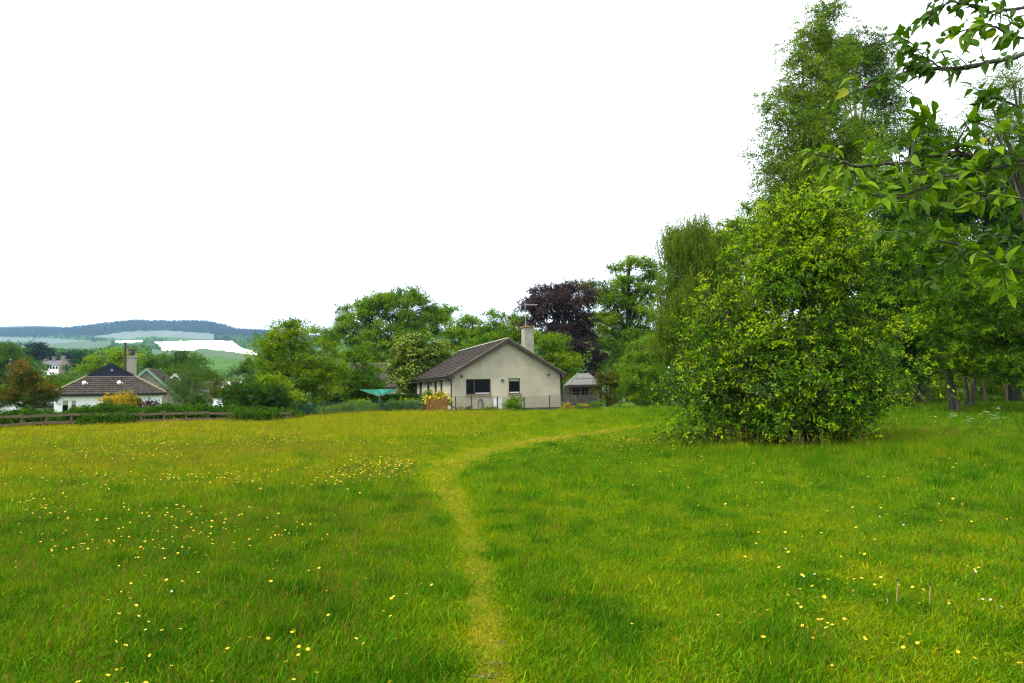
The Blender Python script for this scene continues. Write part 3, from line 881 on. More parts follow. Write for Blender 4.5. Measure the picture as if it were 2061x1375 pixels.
    mb = MB(); mb.box((3.60, -0.05, 2.02), (3.83, -0.002, 2.25)); v_ = mb.build('vent', M['lead'], h)
    mb = MB(); mb.tube([(3.715, -0.051, 2.13), (3.715, -0.075, 2.13)], 0.07, 10); mb.build('vent_hole', M['gutter'], v_)
build_bungalow()
HM = Matrix.Translation((HX, HY, HZ)) @ Matrix.Rotation(HR, 4, 'Z')      # bungalow's own coordinates -> world

# ------------------------------------------------------------------ the white cottage on the left
def build_cottage():
    al = R(29); u_ = Vector((math.cos(al), math.sin(al), 0)); v_ = Vector((-math.sin(al), math.cos(al), 0))
    pc = at(217, 793, 57)
    def hit(px, py, dep=0.0):
        """the point of the plane parallel to the front, dep metres behind it, seen at a photograph pixel"""
        d = ray(px, py); q = CAM + d * (((pc + v_ * dep - CAM).dot(v_)) / d.dot(v_))
        return (q - pc).dot(u_), q.z
    xl, xr = hit(100, 795)[0] + 0.3, hit(334, 790)[0] - 0.3
    W = xr - xl
    org = pc + u_ * xl
    z0 = g1(org.x, org.y) - 0.3
    Y0 = 57.0
    E = hit(215, 793)[1] - z0
    h = thing('cottage', 'white rendered cottage with brown hipped roof and navy boarded gablet behind the hedge', 'house', (org.x, org.y, z0), al)
    Lh = 11.0
    xw = lambda px, dep=0.0: hit(px, 800, dep)[0] - xl
    zw = lambda py, px=180, dep=0.0: hit(px, py, dep)[1] - z0
    holes = [(xw(125), xw(138.8), 0.25, zw(804.5)), (xw(143), xw(154.5), 0.25, zw(805)), (xw(273), xw(287), 0.6, zw(803))]
    mb = MB(); wall_with_holes(mb, (0, 0, 0), (1, 0, 0), W, E, holes)
    wall_with_holes(mb, (0, Lh, 0), (0, -1, 0), Lh, E, []); wall_with_holes(mb, (W, 0, 0), (0, 1, 0), Lh, E, []); wall_with_holes(mb, (W, Lh, 0), (-1, 0, 0), W, E, [])
    mb.build('wall', M['white_wall'], h)
    bl = (0.36, M['blind'])
    for i, q in enumerate(holes): window_part(h, (0, 0, 0), (1, 0, 0), *q, M['white'], blind=bl if i < 2 else None, fw=0.05)
    # hipped roof with a small boarded gable on top
    ov = 0.3; k = 0.62; half = W / 2 + ov; top = half * k; gw = 1.72; run = half - gw; zg = run * k
    e = E - 0.02
    P = lambda x, y, z: Vector((x, y, e + z))
    mb = MB()
    A_, B_, C_, D_ = P(-ov, -ov, 0), P(W + ov, -ov, 0), P(W + ov, Lh + ov, 0), P(-ov, Lh + ov, 0)
    m_ = W / 2
    g1_, g2_, g3 = P(m_ - gw, -ov + run, zg), P(m_ + gw, -ov + run, zg), P(m_, -ov + run, top)
    h1, h2, h3 = P(m_ - gw, Lh + ov - run, zg), P(m_ + gw, Lh + ov - run, zg), P(m_, Lh + ov - run, top)
    vs = [A_, B_, C_, D_, g1_, g2_, g3, h1, h2, h3]
    mb.add(vs, [(0, 1, 5, 4), (2, 3, 7, 8), (1, 2, 8, 9, 6, 5), (3, 0, 4, 6, 9, 7), (0, 3, 2, 1), (7, 9, 8), (4, 5, 6)])
    rf = mb.build('roof', M['tile_pale'], h)
    tl = MB(); c = 1 / math.sqrt(1 + k * k); S = run / c
    tile_slope(tl, A_ + Vector((0, -0.02, 0.03)), (1, 0, 0), (0, c, k * c), (0, -k * c, c), lambda s: (s * c, W + 2 * ov - s * c), S, 0.32, 0.33, 0.045, 0.05)
    Ss = (half) / c
    def bl_(s):
        d_ = s * c
        if d_ <= run: return (d_, Lh + 2 * ov - d_)
        return (run, Lh + 2 * ov - run)
    tile_slope(tl, D_ + Vector((-0.02, 0, 0.03)), (0, -1, 0), (c, 0, k * c), (-k * c, 0, c), bl_, Ss, 0.30, 0.30, 0.03)
    tile_slope(tl, B_ + Vector((0.02, 0, 0.03)), (0, 1, 0), (-c, 0, k * c), (k * c, 0, c), bl_, Ss, 0.30, 0.30, 0.03)
    o = tl.build('roof_tiles', M['tile_pale'], rf); o['kind'] = 'stuff'
    for a, b in ((A_, g1_), (B_, g2_)):
        n_ = 14; d_ = (b - a) / n_
        for i in range(n_):
            mb = MB(); mb.bar(a + d_ * i + Vector((0, 0, 0.10)), a + d_ * (i + 1.03) + Vector((0, 0, 0.115)), 0.2, 0.09); mb.build('hip_tile', M['verge'], rf)
    for i in range(5):      # boards of the gablet
        za, zb = i / 5, (i + 1) / 5
        y = -ov + run - 0.03
        hh = top - zg
        wa, wb = gw * (1 - za), gw * (1 - zb)
        mb = MB(); mb.add([(m_ - wa, y - 0.02, e + zg + hh * za), (m_ + wa, y - 0.02, e + zg + hh * za), (m_ + wb, y, e + zg + hh * zb), (m_ - wb, y, e + zg + hh * zb),
                           (m_ - wa, y + 0.02, e + zg + hh * za), (m_ + wa, y + 0.02, e + zg + hh * za)], [(0, 1, 2, 3), (4, 5, 1, 0)])
        mb.build('board', M['navy'], rf)
    mb = MB(); y = -ov + run - 0.12
    mb.bar((m_ - gw - 0.15, y, e + zg - 0.03), (m_, y, e + top + 0.06), 0.05, 0.17); mb.bar((m_ + gw + 0.15, y, e + zg - 0.03), (m_, y, e + top + 0.06), 0.051, 0.17)
    mb.build('gablet_edge', M['gutter'], rf)
    mb = MB(); mb.bar((m_ - gw, y + 0.02, e + zg + 0.01), (m_ + gw, y + 0.02, e + zg + 0.01), 0.2, 0.05); mb.build('flashing', M['lead'], rf)
    mb = MB(); mb.tube([(m_ + 0.05, y - 0.02, e + zg + 0.55), (m_ + 0.05, y - 0.05, e + zg + 0.55)], 0.11, 8); mb.build('gablet_vent', M['lead'], rf)
    mb = MB(); mb.box((-ov - 0.02, -ov - 0.03, e - 0.13), (W + ov + 0.02, -ov, e + 0.03)); mb.tube([(-ov - 0.1, -ov - 0.08, e), (W + ov + 0.1, -ov - 0.08, e)], 0.06, 8); mb.build('gutter', M['gutter'], h)
    mb = MB(); mb.tube([(xw(212), -ov - 0.05, e - 0.1), (xw(213), -0.06, e - 0.35), (xw(213), -0.06, 0)], 0.04, 6); mb.build('downpipe', M['lead'], h)
    for px in (168.5, 239):  # two white roof vents, each with a small pipe beside it
        pos = Vector((xw(px, 1.0), 0, 0)); d_ = 1.35
        b = Vector((pos.x, -ov + d_, e + d_ * k + 0.05))
        mb = MB(); mb.tube([b, b + Vector((0, -0.05, 0.14)), b + Vector((0, -0.1, 0.2))], [0.16, 0.17, 0.1], 8)
        mb.tube([b + Vector((0.24, 0, -0.05)), b + Vector((0.24, -0.03, 0.1))], 0.05, 6); mb.build('roof_vent', M['white'], rf)
    # chimney with a pot, and the aerial
    cy_ = 6.5; cx = xw(263.5, cy_); ct = zw(720, 263.5, cy_)
    mb = MB(); mb.box((cx - 0.40, cy_ - 0.4, e + 0.4), (cx + 0.40, cy_ + 0.4, ct)); ch = mb.build('chimney', M['stone_chim'], h)
    mb = MB(); mb.box((cx - 0.46, cy_ - 0.46, ct), (cx + 0.46, cy_ + 0.46, ct + 0.14)); mb.build('chimney_cap', M['stone_chim'], ch)
    mb = MB(); mb.tube([(cx, cy_, ct + 0.14), (cx, cy_, ct + 0.35), (cx, cy_, ct + 0.40), (cx, cy_, ct + 0.72), (cx, cy_, ct + 0.76)], [0.17, 0.17, 0.28, 0.26, 0.3], 10); mb.build('chimney_pot', M['pot'], ch)
    ay = 5.0; ax = xw(203, ay)
    mb = MB(); zt = zw(711, 203, ay)
    mb.tube([(ax, ay, e + 1.8), (ax, ay, zt)], 0.03, 5); mb.tube([(ax, ay, zt - 0.1), (ax + 0.15, ay - 0.3, zt)], 0.03, 5); mb.build('aerial', M['gutter'], h)
build_cottage()

def simple_house(name, label, loc, rz, W, Lh, E, A, wall, roof, barge=None, holes=(), chimneys=(), ov=0.25, course=0.0, cat='house'):
    """gabled house: gable face along local x at y = 0, ridge along y"""
    h = thing(name, label, cat, loc, rz)
    mb = MB(); wall_with_holes(mb, (0, 0, 0), (1, 0, 0), W, E, [q for q in holes if q[3] <= E], z0=-1.5)
    wall_with_holes(mb, (0, Lh, 0), (0, -1, 0), Lh, E, [], z0=-1.5); wall_with_holes(mb, (W, 0, 0), (0, 1, 0), Lh, E, [], z0=-1.5); wall_with_holes(mb, (W, Lh, 0), (-1, 0, 0), W, E, [], z0=-1.5)
    mb.add([(0, 0, E), (W, 0, E), (W / 2, 0, A), (0, Lh, E), (W, Lh, E), (W / 2, Lh, A)], [(0, 1, 2), (4, 3, 5)])
    mb.build('wall', wall, h)
    k = (A - E) / (W / 2); c = 1 / math.sqrt(1 + k * k)
    mb = MB()
    for sgn, x0 in ((1, -ov), (-1, W + ov)):
        e = Vector((x0, -ov, E - k * ov + 0.01)); t = Vector((W / 2, -ov, A + 0.01)); dv = Vector((0, Lh + 2 * ov, 0)); up = Vector((0, 0, 0.14))
        mb.add([e, t, t + dv, e + dv, e + up, t + up, t + up + dv, e + up + dv], [(0, 1, 2, 3), (4, 7, 6, 5), (0, 4, 5, 1), (3, 2, 6, 7), (0, 3, 7, 4)])
    rf = mb.build('roof', roof, h)
    if course:
        tl = MB()
        for sgn in (1, -1):
            o = Vector((-ov - 0.02, -ov, E - k * ov + 0.15)) if sgn > 0 else Vector((W + ov + 0.02, -ov, E - k * ov + 0.15))
            tile_slope(tl, o, (0, 1, 0), (sgn * c, 0, k * c), (-sgn * k * c, 0, c), lambda s: (0, Lh + 2 * ov), (W / 2 + ov) / c, course, 0.3, 0.025)
        o = tl.build('roof_tiles', roof, rf); o['kind'] = 'stuff'
    mb = MB(); mb.bar((W / 2, -ov, A + 0.17), (W / 2, Lh + ov, A + 0.17), 0.22, 0.1); mb.build('ridge', M['verge'], rf)
    if barge:
        for y in (-ov - 0.03, Lh + ov + 0.03):
            for x0, w_ in ((-ov, 0.05), (W + ov, 0.051)):
                mb = MB(); mb.bar((x0, y, E - k * ov + 0.06), (W / 2, y, A + 0.07), w_, 0.26); mb.build('barge_board', barge, h)
    for q in holes:
        if q[3] <= E: window_part(h, (0, 0, 0), (1, 0, 0), *q, M['brown'], sill=M['sill'])
        else:
            mb = MB(); mb.box((q[0], -0.03, q[2]), (q[1], 0.03, q[3])); w_ = mb.build('window', M['brown'], h)
            mb = MB(); mb.box((q[0] + 0.08, -0.034, q[2] + 0.08), (q[1] - 0.08, -0.031, q[3] - 0.08)); mb.build('pane', M['glass'], w_)
    for cx, cy_, w_, top, pots in chimneys:
        mb = MB(); mb.box((cx - w_, cy_ - w_, E), (cx + w_, cy_ + w_, top)); ch = mb.build('chimney', M['redstone'] if wall is M['redstone'] else M['stone_chim'], h)
        mb = MB(); mb.box((cx - w_ * 1.15, cy_ - w_ * 1.15, top), (cx + w_ * 1.15, cy_ + w_ * 1.15, top + 0.15)); mb.build('chimney_cap', M['stone_chim'], ch)
        for j in range(pots):
            mb = MB(); px_ = cx + (j - (pots - 1) / 2) * w_ * 0.8
            mb.tube([(px_, cy_, top + 0.15), (px_, cy_, top + 0.75)], [0.16, 0.13], 8); mb.build('chimney_pot', M['pot'], ch)
    return h

def build_far_houses():
    # brown stone house behind the cottage
    p = at(296, 742, 76); zt = p.z; k_ = 1.0; W = 7.2
    zb = g1(p.x, 76) - 0.3
    rz = R(16)
    u = Vector((math.cos(rz), math.sin(rz), 0))
    o = Vector((p.x, 76, zb)) - u * W / 2
    A = zt - zb - 0.15
    h = simple_house('stone_house', 'brown stone house with green edged gable rising behind the white cottage', o, rz, W, 7.0, A - 3.45, A, M['stone'], M['tile_pale'], M['greenpaint'],
                     holes=[(2.6, 3.7, A - 1.9, A - 1.3)], course=0.3)
    mb = MB(); mb.box((W, 2.4, 0), (W + 2.6, 6.8, A - 2.6)); wg = mb.build('side_wing', M['stone'], h)
    mb = MB(); mb.add([(W - 1.2, 2.2, A - 1.45), (W + 2.9, 2.2, A - 2.65), (W + 2.9, 7, A - 2.65), (W - 1.2, 7, A - 1.45), (W - 1.2, 2.2, A - 1.6), (W + 2.9, 2.2, A - 2.8), (W + 2.9, 7, A - 2.8), (W - 1.2, 7, A - 1.6)],
                     [(0, 1, 2, 3), (4, 7, 6, 5), (0, 4, 5, 1), (1, 5, 6, 2)]); mb.build('wing_roof', M['slate'], wg)
    mb = MB(); mb.tube([(W * 0.72, 0.6, A - 2), (W * 0.72, 0.6, A - 0.75)], 0.07, 6); mb.build('roof_pipe', M['gutter'], h)
    # white edged gable further back
    p = at(349.5, 753, 84); zb = g1(p.x, 84); A = p.z - zb - 0.1
    simple_house('gabled_house', 'house showing only a small white edged stone gable beside the brown stone house', (p.x - 2.2, 84, zb), R(16), 4.4, 6, A - 2.4, A, M['stone'], M['tile_pale'], M['white'])
    # long roof with a white gable, half hidden by trees
    p0, p1 = at(398, 769, 88), at(484, 768, 88); zb = g1(p1.x, 88); A = p1.z - zb - 0.15; Lr = p1.x - p0.x
    h = simple_house('long_house', 'long brown roofed house with a white trimmed gablet among trees below the valley', (p1.x - 0.25, 85.0, zb), R(90), 6.4, Lr, A - 2.2, A, M['render'], M['tile_pale'], M['white'], course=0.3)
    pg = at(459, 769.5, 84.2); mb = MB(); zg = pg.z
    w_ = 1.25
    loc = lambda X, Y_, Z: Matrix.Rotation(-R(90), 3, 'Z') @ (Vector((X, Y_, Z)) - h.location)
    a, b, c_ = loc(pg.x - w_, 84.2, zg - 1.15), loc(pg.x, 84.2, zg), loc(pg.x + w_, 84.2, zg - 1.15)
    mb.bar(a, b, 0.12, 0.22); mb.bar(c_, b, 0.121, 0.22)
    gb = mb.build('gablet', M['white'], h)
    mb = MB(); d_ = loc(pg.x, 86.5, zg)
    mb.add([a, b, c_, loc(pg.x - w_, 86.5, zg - 1.15), d_, loc(pg.x + w_, 86.5, zg - 1.15)], [(0, 2, 1), (0, 1, 4, 3), (1, 2, 5, 4)]); mb.build('gablet_roof', M['tile_pale'], gb)
    # small white shed
    p0 = at(428.5, 801.5, 58); zb = g1(p0.x, 58) - 0.2
    h = thing('shed', 'small white flat topped shed between the hedge and the large dark shrub', 'shed', (p0.x, 58, zb))
    zt = p0.z - zb
    mb = MB(); mb.box((0, 0, 0), (2.4, 2.0, zt - 0.08)); mb.build('wall', M['white_wall'], h)
    mb = MB(); mb.box((-0.06, -0.06, zt - 0.08), (2.46, 2.06, zt)); mb.build('roof', M['lead'], h)
    mb = MB(); mb.box((0.55, 0.9, zt), (0.75, 1.1, zt + 0.30)); mb.box((0.45, 0.85, zt + 0.002), (0.54, 1.15, zt + 0.12)); mb.build('roof_vent', M['lead'], h)
    mb = MB(); mb.box((0.9, -0.03, 0.1), (1.7, -0.002, zt - 0.3)); mb.build('door', M['white'], h)
    # white lean-to at the left edge
    p0 = at(0, 818.5, 55); p1 = at(25, 808.5, 55); zb = g1(p0.x, 55) - 0.3
    h = thing('garage', 'low white garage with a dark sloping roof edge beside the red tinged shrub', 'garage', (p0.x, 55, zb))
    dx = p1.x - p0.x; sl = (p1.z - p0.z) / dx; zt = p0.z - zb
    mb = MB(); x0_, x1_ = -3.2, dx + 0.9
    mb.add([(x0_, 0, 0), (x1_, 0, 0), (x1_, 0, zt + sl * dx - 0.1), (dx, 0, zt + sl * dx - 0.1), (x0_, 0, zt + sl * x0_ - 0.1),
            (x0_, 5, 0), (x1_, 5, 0), (x1_, 5, zt + sl * dx - 0.1), (dx, 5, zt + sl * dx - 0.1), (x0_, 5, zt + sl * x0_ - 0.1)],
           [(0, 1, 2, 3, 4), (5, 9, 8, 7, 6), (1, 6, 7, 2), (0, 4, 9, 5)])
    mb.build('wall', M['white_wall'], h)
    mb = MB(); mb.bar((x0_ - 0.2, 2.5, zt + sl * (x0_ - 0.2)), (dx, 2.5, zt + sl * dx), 5.5, 0.2); mb.bar((dx, 2.5, zt + sl * dx - 0.01), (dx + 1.6, 2.5, zt + sl * dx - 0.5), 5.5, 0.19)
    mb.build('roof', M['gutter'], h)
    # house seen between the dark tree and the flowering tree
    p = at(775, 731.5, 78); zb = g1(p.x, 78); A = p.z - zb - 0.15; x1 = at(838, 785, 78).x
    simple_house('brown_roof_house', 'brown tiled house glimpsed between the dark garden tree and the cream flowering tree', (x1, 74.3, zb), R(90), 7.4, 11, A - 2.6, A, M['render'], M['tile_pale'], course=0.32)
    # mansion far across the valley
    mz = land(MANSION.x, MANSION.y)
    x = lambda px: at(px, 740, 330).x
    zp = lambda py: at(117, py, 330).z - mz
    h = simple_house('mansion', 'distant pink stone mansion with several chimneys among valley trees', (x(140), 322, mz), R(90), 9, x(140) - x(90), zp(737), zp(727), M['white_wall'], M['slate'],
                     chimneys=[])
    for px, tp, w_ in ((93, 719.5, 0.75), (109, 720, 0.55), (127, 718.5, 0.8), (139, 726, 0.7)):
        cc = at(px, 730, 326.5); lx = Matrix.Rotation(-R(90), 3, 'Z') @ (cc - h.location)
        mb = MB(); mb.box((lx.x - 0.7, lx.y - w_, zp(740)), (lx.x + 0.7, lx.y + w_, zp(tp))); ch = mb.build('chimney', M['redstone'], h)
        mb = MB(); mb.box((lx.x - 0.8, lx.y - w_ * 1.2, zp(tp)), (lx.x + 0.8, lx.y + w_ * 1.2, zp(tp) + 0.3)); mb.build('chimney_cap', M['redstone'], ch)
    for px, w_ in ((128, 2.2), (140, 1.9)):
        cc = at(px, 730, 321.4); lx = Matrix.Rotation(-R(90), 3, 'Z') @ (cc - h.location)
        z0_ = zp(738); mb = MB()
        mb.add([(lx.x, lx.y - w_, -1), (lx.x, lx.y + w_, -1), (lx.x, lx.y + w_, z0_), (lx.x, lx.y, z0_ + w_ * 1.1), (lx.x, lx.y - w_, z0_), (lx.x + 3.5, lx.y - w_, -1), (lx.x + 3.5, lx.y + w_, -1), (lx.x + 3.5, lx.y + w_, z0_), (lx.x + 3.5, lx.y, z0_ + w_ * 1.1), (lx.x + 3.5, lx.y - w_, z0_)],
               [(4, 3, 2, 1, 0), (0, 5, 9, 4), (2, 7, 6, 1), (3, 8, 7, 2), (4, 9, 8, 3)]); mb.build('gable_wing', M['redstone'], h)
    for i in range(7):
        lx = Matrix.Rotation(-R(90), 3, 'Z') @ (at(96 + 6 * i, 742, 322) - h.location)
        mb = MB(); mb.box((lx.x - 0.06, lx.y - 0.5, zp(744)), (lx.x - 0.01, lx.y + 0.5, zp(739.5))); mb.build('window', M['glass'], h)
build_far_houses()

def build_summerhouse():
    Yb = 56.5; p0, p1 = at(1144.5, 775.5, Yb), at(1214, 774.5, Yb); zb = g1(p0.x, Yb)
    W = p1.x - p0.x; E = p0.z - zb
    h = thing('summerhouse', 'dark brown glazed summerhouse with pale grey hipped roof beside the bungalow', 'summerhouse', (p0.x, Yb + 0.15, zb), R(5))
    top = at(1178, 751.5, Yb + 1.2).z - zb
    a, b = 0.99, W - 0.99; D = 2.6
    e = E; ov = 0.0
    vs = [(0, -0.15, e), (W, -0.15, e), (W, D + .15, e), (0, D + .15, e), (a, 1.2, top), (b, 1.2, top), (b, 1.5, top), (a, 1.5, top)]
    mb = MB(); mb.add(vs, [(0, 1, 5, 4), (1, 2, 6, 5), (2, 3, 7, 6), (3, 0, 4, 7), (4, 5, 6, 7), (0, 3, 2, 1)]); rf = mb.build('roof', M['slate_pale'], h)
    V = [Vector(v) for v in vs]
    for t in (0.0, 0.52):
        p = V[0].lerp(V[4], t); q = V[1].lerp(V[5], t); up = Vector((0, -0.02, 0.035)); p2 = V[0].lerp(V[4], t + 0.5 if t == 0 else 1); q2 = V[1].lerp(V[5], t + 0.5 if t == 0 else 1)
        mb = MB(); mb.add([p + up, q + up, q2 + up * 0.4, p2 + up * 0.4, p, q], [(0, 1, 2, 3), (4, 5, 1, 0)]); mb.build('roof_sheet', M['slate_pale'], rf)
    for i, j in ((0, 4), (1, 5)):
        mb = MB(); mb.bar(V[i] + Vector((0, 0, 0.05)), V[j] + Vector((0, 0, 0.05)), 0.05, 0.05); mb.build('hip_strip', M['lead'], rf)
    mb = MB(); mb.box((0.02, -0.17, e - 0.16), (W - 0.02, -0.02, e - 0.005)); mb.build('fascia', M['brown'], h)
    x0, x1 = 0.05, W - 0.05
    wins = [(x0 + 0.25, x0 + 0.87), (x0 + 1.02, x0 + 1.62), (x0 + 1.76, x0 + 2.36)]
    holes = [(u0, u1, 0.75, e - 0.28) for u0, u1 in wins]
    mb = MB()
    wall_with_holes(mb, (x0, 0, 0), (1, 0, 0), x1 - x0, e - 0.01, [(q[0] - x0, q[1] - x0, q[2], q[3]) for q in holes], th=0.06, z0=-0.3)
    wall_with_holes(mb, (x0, D, 0), (0, -1, 0), D, e - 0.01, [], z0=-0.3); wall_with_holes(mb, (x1, 0, 0), (0, 1, 0), D, e - 0.01, [], z0=-0.3); wall_with_holes(mb, (x1, D, 0), (-1, 0, 0), x1 - x0, e - 0.01, [], z0=-0.3)
    mb.build('wall', M['summer'], h)
    for q in holes:
        mid = (q[0] + q[1]) / 2
        window_part(h, (0, 0, 0), (1, 0, 0), *q, M['darkwood'], mull=(mid,), rails=(q[2] + 0.4, q[2] + 0.78), depth=0.045, fw=0.035)
    mb = MB(); mb.box((x0 + 0.2, -0.04, 0.2), (x0 + 0.245, -0.002, e - 0.17)); mb.build('trim', M['oldwood'], h)
    mb = MB(); mb.box((x0 + 2.42, -0.05, 0.0), (x0 + 2.48, -0.002, 1.15)); mb.build('trim', M['white'], h)
build_summerhouse()

# ------------------------------------------------------------------ trees and shrubs
def tree(name, label, cat, base, Y, lobes, sprig, scale=1.0, dens=1.0, tint=(0.5, 0.2), up=0.6, trunk=0.25, bark='bark_dark', group=None,
         flat=0.6, fill=0.2, stems=1, subs=5, inner=0.70, seed=0, limb=True, topshift=0.0, cr=1.0, zmin=0.15, jit=1.0, rnd=0.5, pad=None):
    """trunk with limbs to every mass of the crown, and a crown of leaf sprigs gathered in clumps.
    base: where the trunk stands, as a pixel column; lobes: (px, py, rx, ry[, dY]) masses measured at distance Y"""
    g = np.random.default_rng(abs(hash(label)) % 100000 + seed) if False else np.random.default_rng(sum(map(ord, label)) + seed)
    b = at(base, 800, Y)
    bz = land(b.x, Y)
    root = thing(name, label, cat, (b.x, Y, bz), 0, group)
    bv = np.array([b.x, Y, bz])
    P, D, T = [], [], []
    hubs = []
    if sprig in ('hedge', 'broom') and cr == 1.0: cr = 0.5
    if pad is None: pad = sprig in ('oak', 'bright', 'dark', 'copper', 'valley', 'gean', 'blossom')
    m, kf, sz = (15, 0.62, 0.20) if pad else (9, 1.0, 0.34)
    for lo in lobes:
        px, py, rx, ry = lo[:4]; dY = lo[4] if len(lo) > 4 else 0.0
        c = np.array(at(px, py, Y + dY)); ax, az_ = rx * Y / F, ry * Y / F; ay = 0.85 * max(ax, min(az_, ax * 1.3))
        r = np.array([ax, ay, az_])
        area = 4 * math.pi * (((ax * ay) ** 1.6 + (ax * az_) ** 1.6 + (ay * az_) ** 1.6) / 3) ** 0.625
        crr = cr * scale * (1.12 if pad else 1.0)
        K = max(3, int(area / (2.2 * cr * cr * scale * scale) * dens * kf))
        u = g.normal(size=(K * 2, 3)); u /= np.linalg.norm(u, axis=1, keepdims=True)
        keep = (u[:, 2] > -0.25) | (g.uniform(size=len(u)) < 0.45)
        u = u[keep][:K]
        k = g.uniform(inner, 1.0, len(u))
        Kf = int(K * fill)
        uf = g.normal(size=(Kf, 3)); uf /= np.linalg.norm(uf, axis=1, keepdims=True) + 1e-9
        u = np.concatenate([u, uf]); k = np.concatenate([k, g.uniform(0.15, 0.7, Kf)])
        cen = c + u * k[:, None] * r
        ct = tint[0] + tint[1] * g.normal(size=len(u))
        cc = np.repeat(cen, m, 0) + g.normal(size=(len(cen) * m, 3)) * np.array([0.5, 0.5, sz]) * crr * 0.95 * jit
        uu = np.repeat(u, m, 0)
        dd = uu * (1 - up) + np.array([0, 0, up]) + g.normal(size=cc.shape) * rnd
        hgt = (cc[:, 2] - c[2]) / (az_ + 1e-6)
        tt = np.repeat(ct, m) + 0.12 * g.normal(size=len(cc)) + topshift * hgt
        P.append(cc); D.append(dd); T.append(tt)
        hubs.append((c, r, cen))
    P, D, T = np.concatenate(P), np.concatenate(D), np.concatenate(T)
    var = None
    if sprig == 'shoot':            # more dark leaves low down, more yellow green ones towards the top
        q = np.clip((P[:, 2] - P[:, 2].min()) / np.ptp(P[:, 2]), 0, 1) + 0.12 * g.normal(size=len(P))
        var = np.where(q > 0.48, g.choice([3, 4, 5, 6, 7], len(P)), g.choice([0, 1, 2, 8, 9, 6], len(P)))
    gzv = gz(P[:, 0], P[:, 1]) if Y < 150 else np.full(len(P), bz)
    ok = P[:, 2] > gzv + zmin
    P, D, T = P[ok], D[ok], T[ok]
    if var is not None: var = var[ok]
    # wood
    mb = MB()
    tops = sorted(hubs, key=lambda q: -q[0][2])
    main = tops[0][0] - np.array([0, 0, tops[0][1][2] * 0.2])
    for st in range(stems):
        tgt = main if stems == 1 else hubs[st % len(hubs)][0] + g.normal(size=3) * hubs[st % len(hubs)][1] * 0.4
        off = np.zeros(3) if stems == 1 else np.array([g.normal() * 0.25, g.normal() * 0.2, 0])
        s0 = bv + off - np.array([0, 0, 0.3])
        pts, rr = [], []
        n = 9
        for i in range(n):
            t = i / (n - 1)
            q = s0 + (tgt - s0) * np.array([t ** 1.5, t ** 1.5, t]) + g.normal(size=3) * np.array([1, 1, 0]) * (0.1 * np.linalg.norm(tgt - s0) / 9) * (0 < t)
            pts.append(q - bv); rr.append((trunk / math.sqrt(stems)) * (1.25 if i == 0 else 1 - 0.8 * t))
        mb.tube(pts, rr, 8)
        if st == 0: spine = pts
    if limb:
        for c, r, cen in hubs:
            zt = c[2] - bv[2]
            j = min(range(len(spine)), key=lambda i: abs(spine[i][2] - zt * 0.62))
            p0, p1 = np.array(spine[j]), c - bv
            q = (p0 + p1) / 2 + np.array([0, 0, 0.12 * np.linalg.norm(p1 - p0)])
            r0 = trunk * 0.42
            mb.tube([p0, q, p1], [r0, r0 * 0.6, r0 * 0.35], 6)
            for e in g.permutation(len(cen))[:subs]:
                p2 = cen[e] - bv
                mid = (p1 + p2) / 2 + g.normal(size=3) * 0.12 * np.linalg.norm(p2 - p1)
                mb.tube([p1, mid, p2], [r0 * 0.32, r0 * 0.2, r0 * 0.07], 4, cap=False)
    mb.build('stem' if stems > 1 else 'trunk', B[bark], root, smooth=True)
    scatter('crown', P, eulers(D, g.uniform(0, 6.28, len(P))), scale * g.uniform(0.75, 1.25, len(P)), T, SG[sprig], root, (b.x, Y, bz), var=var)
    return root

